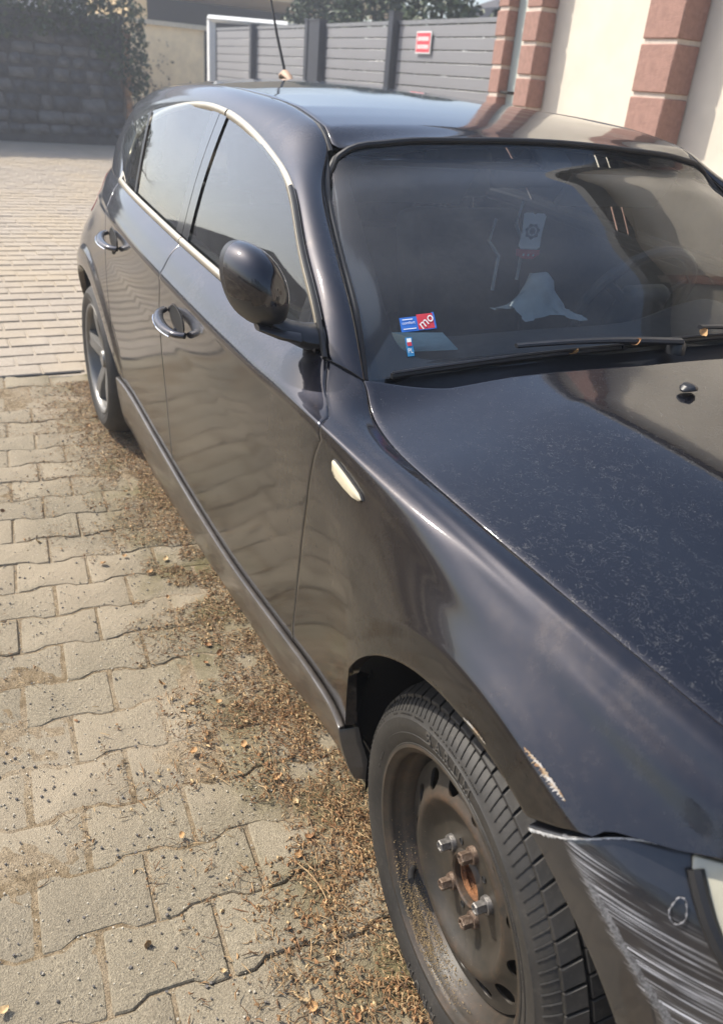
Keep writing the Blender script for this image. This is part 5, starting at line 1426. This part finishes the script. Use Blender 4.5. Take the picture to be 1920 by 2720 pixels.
# dry twigs and straws beside the wheel
for k, (p, q) in enumerate((((-.36, -.92), (-.20, -.905)), ((-.46, -.865), (-.30, -.885)), ((-.16, -.935), (-.045, -.96)), ((-.55, -.90), (-.62, -.86)))):
    mb = MB(); a, b = np.array(p), np.array(q); nrm = np.array([-(b-a)[1], (b-a)[0]])
    mb.tube([(*(a+(b-a)*s+nrm*.10*math.sin(3*s+k)), .006+.004*math.sin(5*s+k)) for s in np.linspace(0, 1, 10)], [.0012]*9+[.0006], 5)
    if k < 2: mb.tube([(*(a+(b-a)*s+nrm*(.10*math.sin(3*s+k)+.3*(s-.4))), .006) for s in np.linspace(.4, .8, 6)], .0008, 5)
    t_ = mb.build('twig', M['twig'] if k else M['needle_b'], None)
    tag(t_, ['long pale straw lying beside the front tyre over the needle litter', 'dry brown twig lying under the sill edge behind the front wheel', 'short thin twig touching the paving beside the front rim', 'bent brown twig lying in the litter under the front door sill'][k], 'twig')

# ================================================================== BACKGROUND
def tilt(col, k): return tuple(c*k for c in col)
M['slat'] = plain('grey_slat', (.235, .235, .245), .45, .1, .06, 6, stretch=(.3, 8, 8))
M['post'] = plain('dark_post', (.035, .040, .052), .5, .2, .1, 10)
M['plaster'] = plain('cream_plaster', (.66, .60, .50), .9, 0, .08, 3, .15)
M['plaster_y'] = plain('yellow_plaster', (.80, .66, .42), .9, 0, .10, 2.2, .2, dark=(.60, .49, .32))
M['plaster_o'] = plain('ochre_plaster', (.62, .47, .26), .9, 0, .08, 3, .1)
M['block'] = plain('pink_block', (.33, .19, .15), .9, 0, .16, 30, .6)
M['mortar'] = plain('mortar', (.58, .50, .42), .95, 0, .1, 30, .3)
M['door_green'] = plain('grey_green_door', (.36, .41, .39), .5, 0, .04, 5)
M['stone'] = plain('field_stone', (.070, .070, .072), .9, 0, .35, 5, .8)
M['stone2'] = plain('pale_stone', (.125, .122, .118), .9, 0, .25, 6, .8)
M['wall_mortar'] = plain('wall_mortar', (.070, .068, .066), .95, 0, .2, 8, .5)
M['red_stone'] = plain('lit_reddish_stone', (.42, .27, .17), .9, 0, .3, 8, .6)
def leaf_mat(name, a, b):
    m, t, bs = new_mat(name)
    oi = N(t, 'ShaderNodeNewGeometry')
    c = ramp(t, oi.outputs['Random Per Island'], [(0, a), (1, b)]); t.links.new(c, bs.inputs['Base Color']); bs.inputs['Roughness'].default_value = .55
    return m
M['ivy'] = leaf_mat('ivy_leaf', (.020, .032, .012), (.060, .085, .030))
M['thuja'] = leaf_mat('thuja_leaf', (.018, .034, .014), (.065, .095, .032))
M['bark'] = plain('bark', (.10, .075, .055), .9, 0, .3, 20, .6)

def leaf_cloud(name, pts, size, mat, parent=None, spread=1.0):
    """small folded leaf faces at the given points"""
    pts = np.asarray(pts); n = len(pts); d = RNG.normal(size=(n, 3)); d /= np.linalg.norm(d, axis=1)[:, None]; e = np.cross(d, RNG.normal(size=(n, 3))); e /= np.linalg.norm(e, axis=1)[:, None]
    s = size*RNG.uniform(.5, 1.3, n)[:, None]; f = np.cross(d, e)
    V = np.stack([pts-d*s, pts+e*s*.6+f*s*.15, pts+d*s, pts-e*s*.6+f*s*.15], 1).reshape(-1, 3)
    F = np.arange(n*4).reshape(n, 4); F = np.r_[F[:, [0, 1, 2]], F[:, [0, 2, 3]]]
    return mesh_obj(name, V, F, mat, parent, False)

# ---- grey slat fence along the lane
FY = 3.75
def fence_run(x0, x1, label, name='slat_fence'):
    f = tag(empty(name, (x0, FY, gz(x0))), label, 'fence')
    return f
posts = [-15.45, -13.4, -11.15, -8.75, -6.55]
panels = [(-15.4, -13.45, 'slat_fence', 'grey slat fence panel beside the white post, farthest along the lane'), (-13.35, -11.2, 'slat_fence', 'grey slat fence panel directly left of the wide dark gate post'), (-10.68, -8.80, 'slat_gate', 'grey slat gate leaf directly right of the wide dark gate post'), (-8.70, -6.58, 'slat_fence', 'grey slat fence panel carrying the small red sign')]
PANEL = {}
rnd = random.Random(2)
slat_me = None
for x0, x1, nm, lb in panels:
    f = tag(empty(nm, ((x0+x1)/2, FY, 0)), lb, 'gate' if 'gate' in nm else 'fence'); PANEL[x0] = f
    h = (x1-x0)/2; z = .12; zt = 2.03
    mb = MB(); mb.box((-h, -.012, 0), (h, .012, .108)); me = mb.build('slat', M['slat'], f, False); bevelled(me, .004, 1)
    data = me.data; me.location = (0, 0, z); z += .118
    while z+.1 < zt:
        o = bpy.data.objects.new('slat', data); link(o, f); o.location = (0, 0, z); z += .118
    MB().box((-h, -.02, zt-.02), (h, .02, zt+.02)).build('top_rail', plain('rail_grey', (.20, .205, .215), .45, .1), f, False)
    for s in (-1, 1): MB().box((s*h-.02, -.022, .05), (s*h+.02, .022, zt)).build('frame', M['post'], f, False)
for x, w, lb, h_ in ((-13.40, .045, 'slim dark fence post between the two farthest grey panels', 2.06), (-11.17, .05, 'slim dark fence post touching the wide dark gate post', 2.09), (-10.90, .17, 'wide dark gate post in the middle of the grey fence', 2.08), (-8.75, .055, 'dark fence post left of the red sign', 2.12)):
    p = empty('fence_post', (x, FY-.04, 0)); MB().box((-w, -.06, 0), (w, .06, h_)).build('post_shaft', M['post'], p, False); MB().box((-w-.008, -.068, h_), (w+.008, .068, h_+.018)).build('post_cap', M['post'], p, False); tag(p, lb, 'post')
sign = tag(empty('warning_sign', (-8.08, FY-.035, 1.835)), 'small red and white sign fixed to the grey slat fence', 'sign')
MB().box((-.155, -.004, -.105), (.155, .004, .105)).build('sign_plate', M['white'], sign, False)
MB().box((-.142, -.0065, -.092), (.142, -.0045, .092)).build('sign_face', plain('sign_red', (.62, .06, .08), .5), sign, False)
mb = MB(); rnd = random.Random(4)
for z in (.035, -.040):
    x = -.118
    while x < .112:
        w_ = rnd.uniform(.016, .026); mb.box((x, -.0085, z-.020), (x+w_*.75, -.007, z+.020)); x += w_+.004
mb.build('lettering', M['white'], sign, False)
# white carport frame at the fence's far end
cp = tag(empty('carport', (-15.75, FY, 0)), 'white post and sloping white beam at the far end of the grey fence', 'carport')
MB().box((-.06, -.06, 0), (.06, .06, 2.18)).build('post', M['white'], cp, False)
MB().tube([(0, -.05, 2.20), (2.0, 1.6, 2.16)], .055, 4).build('beam', M['white'], cp, False)
MB().box((.1, 1.2, 0), (2.6, 1.3, 2.1)).build('back_wall', plain('carport_dark', (.05, .055, .06), .8), cp, False)

# ---- building on the right with block pillars
BY = 3.0; BX0, BX1, BH = -5.60, 9.0, 3.7
bld = tag(empty('rendered_building', (-2, BY, 0)), 'cream rendered building with pink block pillars and a grey green door', 'building')
def bx(name, lo, hi, mat, parent=None, smooth=False):
    return MB().box(tuple(np.array(lo)-np.array([-2, BY, 0])), tuple(np.array(hi)-np.array([-2, BY, 0]))).build(name, mat, parent or bld, smooth)
# wall split round the door opening
bx('wall', (-5.02, BY+.02, 0), (BX1, BY+6, BH), M['plaster']); bx('wall', (BX0+.10, BY+.20, 0), (-5.02, BY+6, BH), M['plaster']); bx('wall', (BX0+.10, BY+.02, 2.75), (-5.02, BY+.20, BH), M['plaster'])
bx('roof_edge', (BX0-.2, BY-.35, BH), (BX1, BY+6.2, BH+.15), M['post'])
d_o = bx('door', (-5.43, BY-.01, .30), (-5.30, BY+.145, 2.74), M['door_green'])
bx('door_frame', (-5.30, BY-.03, .0), (-5.02, BY+.14, 2.74), M['plaster'])
hnd = MB().tube([(0, 0, 0), (0, -.05, 0), (.0, -.055, 0), (-.11, -.055, .0)], .011, 8).build('handle', M['dark'], d_o); hnd.location = (-5.33+2, -.01, 1.42)
bx('door_step', (-5.45, BY-.25, 0), (-5.02, BY+.2, .30), M['wall_mortar'])
def pillar(x0, x1, depth, hb, name='pillar'):
    y0 = BY-depth; zc = 0; k = 0
    p = bx('pillar', (x0+.012, y0+.012, 0), (x1-.012, BY+.02, BH), M['mortar'])
    me = None
    z = .0
    while z < BH-hb:
        lo = (x0, y0, z); hi = (x1, BY+.015, z+hb-.028)
        if me is None:
            b = MB().box(tuple(np.array((x0, y0, 0))-np.array([-2, BY, 0])), tuple(np.array((x1, BY+.015, hb-.028))-np.array([-2, BY, 0]))).build('block', M['block'], p, False); bevelled(b, .006, 1); me = b.data
        else: b = bpy.data.objects.new('block', me); link(b, p)
        b.location = (random.uniform(-.003, .003), random.uniform(-.004, .004), z+.014); z += hb
pillar(-5.58, -5.44, .10, .20); pillar(-5.16, -4.98, .14, .22)
pillar(-3.83, -3.53, .19, .295)
for xx in (-1.2, 1.6, 4.4, 7.2): pillar(xx, xx+.30, .15, .295)

# ---- old stone wall in the shade at the left, with ivy
WX = -13.2; gw = gz(WX)
sw_ = tag(empty('stone_wall', (WX, 0, gw)), 'shaded rubble stone wall closing the yard at the left', 'wall')
WY0, WY1, WH = -3.2, 1.60, 1.62
MB().box((-.40, WY0, -.2), (-.035, WY1, WH)).build('wall_core', M['wall_mortar'], sw_, False)
MB().box((-.44, WY0, WH), (.04, WY1, WH+.06)).build('coping', M['stone'], sw_, False)
def stone_me(seed, w, h, d, mat):
    rnd = random.Random(seed); o = MB().box((-d, -w/2, -h/2), (0, w/2, h/2)).build('stone', mat, None, False)
    bm = bmesh.new(); bm.from_mesh(o.data)
    bmesh.ops.bevel(bm, geom=bm.edges[:], offset=.022, segments=2, affect='EDGES')
    for v in bm.verts: v.co += Vector((rnd.uniform(-.012, .012), rnd.uniform(-.010, .010), rnd.uniform(-.010, .010)))
    bm.to_mesh(o.data); bm.free(); me = o.data; bpy.data.objects.remove(o); me.polygons.foreach_set('use_smooth', [True]*len(me.polygons)); return me
SME = {}
rnd = random.Random(8); z = .10; cnt = 0
while z < WH-.02:
    hh = rnd.choice((.15, .18, .21)); hh = min(hh, WH-z+.02); y = WY0+.02
    while y < WY1-.03:
        w_ = min(rnd.choice((.18, .24, .30, .38)), WY1-y); key = (round(w_, 1), round(hh, 2), rnd.randrange(3))
        if key not in SME: SME[key] = stone_me(len(SME), max(w_-.02, .05), hh-.02, .09, M['stone2'] if key[2] == 0 else M['stone'])
        o = bpy.data.objects.new('stone', SME[key]); link(o, sw_); o.location = (rnd.uniform(-.02, .012), y+w_/2, z+hh/2); cnt += 1; y += w_
    z += hh
# broken end of the wall, sunlight put into its paler red stones
for k in range(9):
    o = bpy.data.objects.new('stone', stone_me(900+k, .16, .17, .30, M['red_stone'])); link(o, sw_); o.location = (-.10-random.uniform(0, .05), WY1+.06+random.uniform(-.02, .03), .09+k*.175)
# ivy hanging over the top
pts = []
for k in range(12000):
    y = RNG.uniform(WY0, WY1+.35); top = WH+.55+.75*vnoise(np.array([y]), np.array([0.]), 1.4, 21)[0]-max(0, y-.9)*.9; hang = WH-.10-.55*vnoise(np.array([y]), np.array([3.]), 2.3, 22)[0]**2-max(0, (y-1.1))*1.15
    z_ = RNG.uniform(hang, top); pts.append((RNG.uniform(-.35, .14), y, z_))
iv = tag(empty('ivy', (WX, 0, gw)), 'dark ivy hanging over the top of the shaded stone wall', 'ivy'); leaf_cloud('leaves', pts, .045, M['ivy'], iv)
MB().tube([(-.1, 1.55, 0), (-.02, 1.60, .6), (-.05, 1.50, 1.2), (-.1, 1.2, 1.6), (-.15, .2, 1.72)], [.03, .025, .02, .015, .01], 6).build('stem', M['bark'], iv)

# ---- yellow garden house and ochre house behind
hs = tag(empty('yellow_outbuilding', (-17.6, 3.2, gz(-17.6))), 'low yellow plastered outbuilding with pale coping behind the stone wall', 'building')
MB().box((-3, -1.05, -.2), (0, .98, 1.72)).build('wall', M['plaster_y'], hs, False)
MB().box((-3.06, -1.12, 1.72), (.07, 1.02, 1.80)).build('coping', plain('coping', (.52, .47, .36), .9), hs, False)
pts = [(RNG.uniform(.005, .06), yy, zz) for yy, zz in [(RNG.normal(-.55, .35), abs(RNG.normal(0, .75))) for _ in range(1500)] if -1.0 < yy < .9 and zz < 1.5 and vnoise(np.array([yy]), np.array([zz]), 5, 31)[0] > .5]
cl = tag(empty('creeper', (-17.6, 3.2, gz(-17.6))), 'sparse dry creeper climbing the yellow plaster wall', 'creeper'); leaf_cloud('leaves', pts, .035, M['bark'], cl)
MB().tube([(.02, -.5, 0), (.03, -.45, .5), (.02, -.7, 1.0)], .012, 5).build('stem', M['bark'], cl)
oh = tag(empty('ochre_house', (-21, 4.6, gz(-21))), 'ochre rendered house with a dark garage opening behind the fence end', 'house')
MB().box((-5, -1.15, -.2), (0, -.72, 3.5)).build('wall', M['plaster_o'], oh, False)
MB().box((-5, -.72, 2.55), (0, 6, 3.5)).build('wall', M['plaster_o'], oh, False)
MB().box((-4.6, -.72, -.2), (-3.8, 6, 2.55)).build('garage_back', M['dark'], oh, False)
MB().box((-5.3, -1.5, 3.5), (.3, 6.3, 3.62)).build('roof', M['post'], oh, False)
wh = tag(empty('white_house', (-30, 3.0, gz(-30))), 'pale house with dark windows far behind the yellow outbuilding', 'house')
MB().box((-6, -5, 0), (0, 4, 5.2)).build('wall', plain('pale_render', (.55, .56, .58), .9), wh, False)
for y in (-1.6, -.3, 1.0, 2.3): 
    w_ = MB().box((-.05, y, 1.5), (.012, y+.8, 3.0)).build('window', M['frit'], wh, False); MB().box((.012, y-.06, 1.44), (.04, y+.86, 1.50)).build('sill', M['white'], w_, False)
MB().add([(-6.5, -5.5, 5.2), (.5, -5.5, 5.2), (.5, 4.5, 5.2), (-6.5, 4.5, 5.2), (-3, -5.5, 7.6), (-3, 4.5, 7.6)], [(0, 1, 4), (2, 3, 5), (1, 2, 5, 4), (3, 0, 4, 5), (0, 3, 2, 1)]).build('roof', plain('grey_tile', (.12, .10, .095), .8), wh, False)

# ---- thuja trees and shrubs behind the fence, neighbour's house
def thuja(x, y, h, r, label, n=5200, name='thuja_tree'):
    t_ = tag(empty(name, (x, y, gz(max(x, -30)))), label, 'tree'); MB().tube([(0, 0, -.05), (0.02, 0, h*.5), (0, 0.02, h*.92)], [.10, .07, .015], 7).build('trunk', M['bark'], t_)
    z_ = RNG.uniform(.02, 1, n)**.85; rr = r*np.sqrt(np.clip(1-z_**2.2, .02, 1))*(.55+.5*RNG.random(n)**.5); a = RNG.uniform(0, 2*np.pi, n); rr *= .78+.3*np.sin(a*5+z_*17)*.5+.2*RNG.random(n)
    leaf_cloud('crown', np.c_[rr*np.cos(a), rr*np.sin(a), .1+z_*h], .055 if h < 5 else .085, M['thuja'], t_)
for k, (x, y, h, r, lb) in enumerate(((-14.3, 5.3, 2.6, .95, 'dark thuja behind the left end of the grey fence'), (-12.6, 5.4, 2.7, 1.0, 'dark thuja rising behind the gate post'), (-10.9, 5.6, 2.55, .95, 'dark thuja behind the gate leaf right of the antenna'), (-9.9, 6.4, 2.5, .9, 'dark thuja partly hidden by the taller ones near the red sign'))): thuja(x, y, h, r, lb)
nb = tag(empty('grey_house', (-11.5, 11, 0)), 'grey house with dark band under its eaves behind the red sign', 'house')
MB().box((-6, 0, 0), (7, 6, 2.75)).build('wall', plain('grey_render', (.40, .39, .38), .9), nb, False); MB().box((-6.4, -.5, 2.75), (7.4, 6.5, 3.1)).build('eaves', M['post'], nb, False)
MB().add([(-6.4, -.5, 3.1), (7.4, -.5, 3.1), (7.4, 6.5, 3.1), (-6.4, 6.5, 3.1), (-6.4, 3, 4.3), (7.4, 3, 4.3)], [(0, 1, 5, 4), (2, 3, 4, 5), (0, 4, 3), (1, 2, 5)]).build('roof', plain('dark_tile', (.06, .055, .055), .8), nb, False)
# bare tree whose branches shade the yard in front of the stone wall
bt = tag(empty('bare_tree', (-13.9, -2.4, gw)), 'bare branched tree standing behind the stone wall at the left', 'tree')
mb = MB(); rnd = random.Random(6)
def branch(p, d, L, r, k):
    pts = [Vector(p)]; v = Vector(d)
    for i in range(5): v = (v+Vector((rnd.gauss(0, .14), rnd.gauss(0, .14), rnd.gauss(.03, .08)))).normalized(); pts.append(pts[-1]+v*L/5)
    mb.tube(pts, [r*(1-.13*i) for i in range(6)], 5, False)
    if k:
        for q in range(3 if k > 1 else 4): branch(pts[rnd.randrange(2, 6)], (v+Vector((rnd.gauss(0, .7), rnd.gauss(0, .7), rnd.gauss(.1, .35)))).normalized(), L*rnd.uniform(.5, .75), r*.5, k-1)
branch((0, 0, 0), (.15, .2, 1), 1.9, .11, 4); mb.build('trunk', M['bark'], bt, True, None)

# ---- across the lane, out of frame but mirrored in the paintwork and glass
M['render_w'] = plain('white_render', (.62, .60, .56), .9, 0, .06, 3)
h2 = tag(empty('white_gabled_house', (-25, -12.2, 0), (0, 0, R(-62))), 'white gabled house across the lane from the car', 'house')
MB().box((-3.2, -7, 0), (3.2, 0, 2.5)).build('wall', M['render_w'], h2, False)
MB().add([(-3.6, -7.3, 2.5), (3.6, -7.3, 2.5), (3.6, .5, 2.5), (-3.6, .5, 2.5), (0, -7.3, 4.3), (0, .5, 4.3)], [(0, 1, 4), (2, 3, 5), (1, 2, 5, 4), (3, 0, 4, 5), (0, 3, 2, 1)]).build('roof', plain('brown_tile', (.09, .06, .05), .8), h2, False)
for x in (-2.8, -.6, 1.6):
    w_ = MB().box((x, 0, 1.0), (x+1.1, .03, 2.3)).build('window', M['frit'], h2, False); MB().box((x-.06, .0, .92), (x+1.16, .10, .98)).build('sill', M['white'], w_, False)
gl_ = [(4.2, -13.5, 4.6, 1.3), (6.0, -10.2, 5.6, 1.9), (8.6, -8.8, 5.8, 2.0), (-30, -34, 5.0, 1.6), (11.5, -7.4, 5.4, 2.0), (14.0, -4.8, 5.6, 2.0), (16, -1.5, 5.0, 1.8)]
for k, (x, y, h, r) in enumerate(gl_): thuja(x, y, h, r, ['tall thuja behind the low garden wall', 'tallest thuja across the lane', 'thuja at the end of the row across the lane', 'thuja beside the white gabled house', 'thuja on the corner in front of the car', 'broad thuja straight ahead of the car', 'thuja ahead of the car close to the building'][k], 2600)
lw = tag(empty('garden_wall', (4, -10.6, 0)), 'low plastered garden wall along the far side of the lane', 'wall'); MB().box((-8, -.12, 0), (12, .12, .85)).build('wall_body', M['plaster_y'], lw, False); MB().box((-8, -.17, .85), (12, .17, .92)).build('coping', M['wall_mortar'], lw, False)

# ================================================================== things lying in or hanging inside the car
cardg = tag(empty('hanging_card', (-1.00, -.078, 1.108), (0, R(4), R(-16))), 'white card with dark crest and red base hanging behind the windscreen', 'hanging card'); cardg.scale = (.92, .92, .92)
def plate(name, out, mat, parent, th=.0012, x=0):
    m_ = len(out); V = [(x-th, a, b) for a, b in out]+[(x+th, a, b) for a, b in out]
    F = [tuple(range(m_))[::-1], tuple(range(m_, 2*m_))]+[(i, (i+1) % m_, m_+(i+1) % m_, m_+i) for i in range(m_)]
    mb = MB(); mb.add(V, F); return mb.build(name, mat, parent, False)
plate('card', [(-.031, .046), (-.024, .050), (-.006, .050), (0, .045), (.006, .050), (.024, .050), (.031, .044), (.028, .0), (.030, -.036), (.022, -.042), (-.022, -.042), (-.030, -.036), (-.027, 0)], M['white'], cardg)
plate('red_base', [(-.034, -.044), (.032, -.044), (.032, -.056), (.016, -.068), (-.012, -.069), (-.032, -.060)], M['red'], cardg)
mb = MB()
for y in (-.012, .002, .016): 
    pts_ = [(y+.0045*(1 if k % 2 else .45)*math.sin(k*math.pi/5), -.0575+.0045*(1 if k % 2 else .45)*math.cos(k*math.pi/5)) for k in range(10)]
    mb.add([(.0018, a, b) for a, b in pts_], [tuple(range(10))])
mb.build('stars', M['white'], cardg, False)
mb = MB(); 
for r0, r1 in ((.013, .019), (0, .008)):
    n_ = 14; v = [(.0018, (r0 if k % 2 else max(r0, .001))*math.sin(2*math.pi*k/n_), .004+max(r0, .001)*math.cos(2*math.pi*k/n_)) for k in range(n_)]+[(.0018, (r1*(1.15 if k % 2 else .9))*math.sin(2*math.pi*k/n_), .004+r1*(1.15 if k % 2 else .9)*math.cos(2*math.pi*k/n_)) for k in range(n_)]
    mb.add(v, [(k, (k+1) % n_, n_+(k+1) % n_, n_+k) for k in range(n_)])
mb.build('crest', M['navy'], cardg, False)
for k, (y0, z0, y1, z1, lb) in enumerate(((-.092, 1.17, -.062, .985, 'pale lanyard hanging just left of the white card behind the windscreen'), (-.165, 1.13, -.133, .960, 'pale lanyard hanging farther left of the white card behind the windscreen'))):
    c_ = MB().tube([(-1.06, y0+.02, z0), (-1.05, y0, z0-.05), (-1.045, y1, (z0+z1)/2), (-1.045, y1-.003, z1)], .0042, 6).build('cord', plain('cord_cloth', (.30, .33, .35), .8), None); tag(c_, lb, 'cord')  # plain pale cords hung beside the card
# crumpled tissue on the dashboard
V = []; rnd = random.Random(9); nu, nv = 12, 12
for i in range(nu):
    for j in range(nv):
        u, v = i/11-.5, j/11-.5; V.append((-.88+u*.14+rnd.gauss(0, .006), -.11+v*.19+rnd.gauss(0, .006), .940+.095*math.exp(-((u-.1)**2+(v+.15)**2)*12)+.028*abs(math.sin(u*9+v*5))*math.exp(-(u*u+v*v)*5)))
idx = np.arange(nu*nv).reshape(nu, nv); F = np.stack([idx[:-1, :-1], idx[1:, :-1], idx[1:, 1:], idx[:-1, 1:]], -1).reshape(-1, 4)
ts = mesh_obj('tissue', V, F, plain('tissue', (.30, .34, .36), .9), None, True); tag(ts, 'crumpled pale tissue lying on the dashboard behind the windscreen', 'tissue')
# paper and dish in the passenger corner of the dashboard
pp = mesh_obj('paper_sheet', [(-.705, -.66, .935), (-.640, -.50, .952), (-.76, -.46, .948), (-.82, -.62, .940), (-.705, -.66, .937), (-.640, -.50, .954), (-.76, -.46, .950), (-.82, -.62, .942)], [(3, 2, 1, 0), (4, 5, 6, 7), (0, 1, 5, 4), (1, 2, 6, 5), (2, 3, 7, 6), (3, 0, 4, 7)], plain('blue_paper', (.35, .50, .56), .8), None, False)
tag(pp, 'pale blue sheet lying at the passenger corner of the dashboard', 'paper')
ds = MB().lathe([(0, .0), (.034, .002), (.040, .012), (.042, .012), (.037, -.002), (0, -.004)], 28).build('small_dish', plain('cream_dish', (.66, .68, .55), .5), None); ds.location = (-.735, -.600, .952); ds.rotation_euler = (R(-90), 0, 0)
tag(ds, 'small round cream dish on the dashboard under the stickers', 'dish')
# leaves caught at the wipers
for k, (x, y, z, lb) in enumerate(((-.53, -.30, .966, 'orange dry leaf caught under the wiper arm left of centre'), (-.508, -.17, .985, 'brown dry leaf bit resting on the middle of the wiper arm'), (-.512, .02, .992, 'orange dry leaf at the wiper pivot near the right edge of the photo'))):
    o = bpy.data.objects.new('dry_leaf', SM[(0, 3, 4)[k]]); COL.objects.link(o); o.location = (x, y, z); o.scale = (1.1,)*3; o.rotation_euler = (.5, -.4, k); tag(o, lb, 'leaf')

# ---- thin scattering volume added over the yard for the pale lens veil
hz = MB().box((-60, -60, -2.5), (40, 40, 12)).build('haze', None, None, False); stuff(hz)
hm = bpy.data.materials.new('haze'); hm.use_nodes = True; ht = hm.node_tree
ht.nodes.remove(ht.nodes['Principled BSDF']); pv = ht.nodes.new('ShaderNodeVolumePrincipled'); pv.inputs['Color'].default_value = (.86, .91, 1.0, 1); pv.inputs['Density'].default_value = HAZE; pv.inputs['Anisotropy'].default_value = .35
ht.links.new(pv.outputs[0], [n for n in ht.nodes if n.type == 'OUTPUT_MATERIAL'][0].inputs['Volume']); hz.data.materials.append(hm)
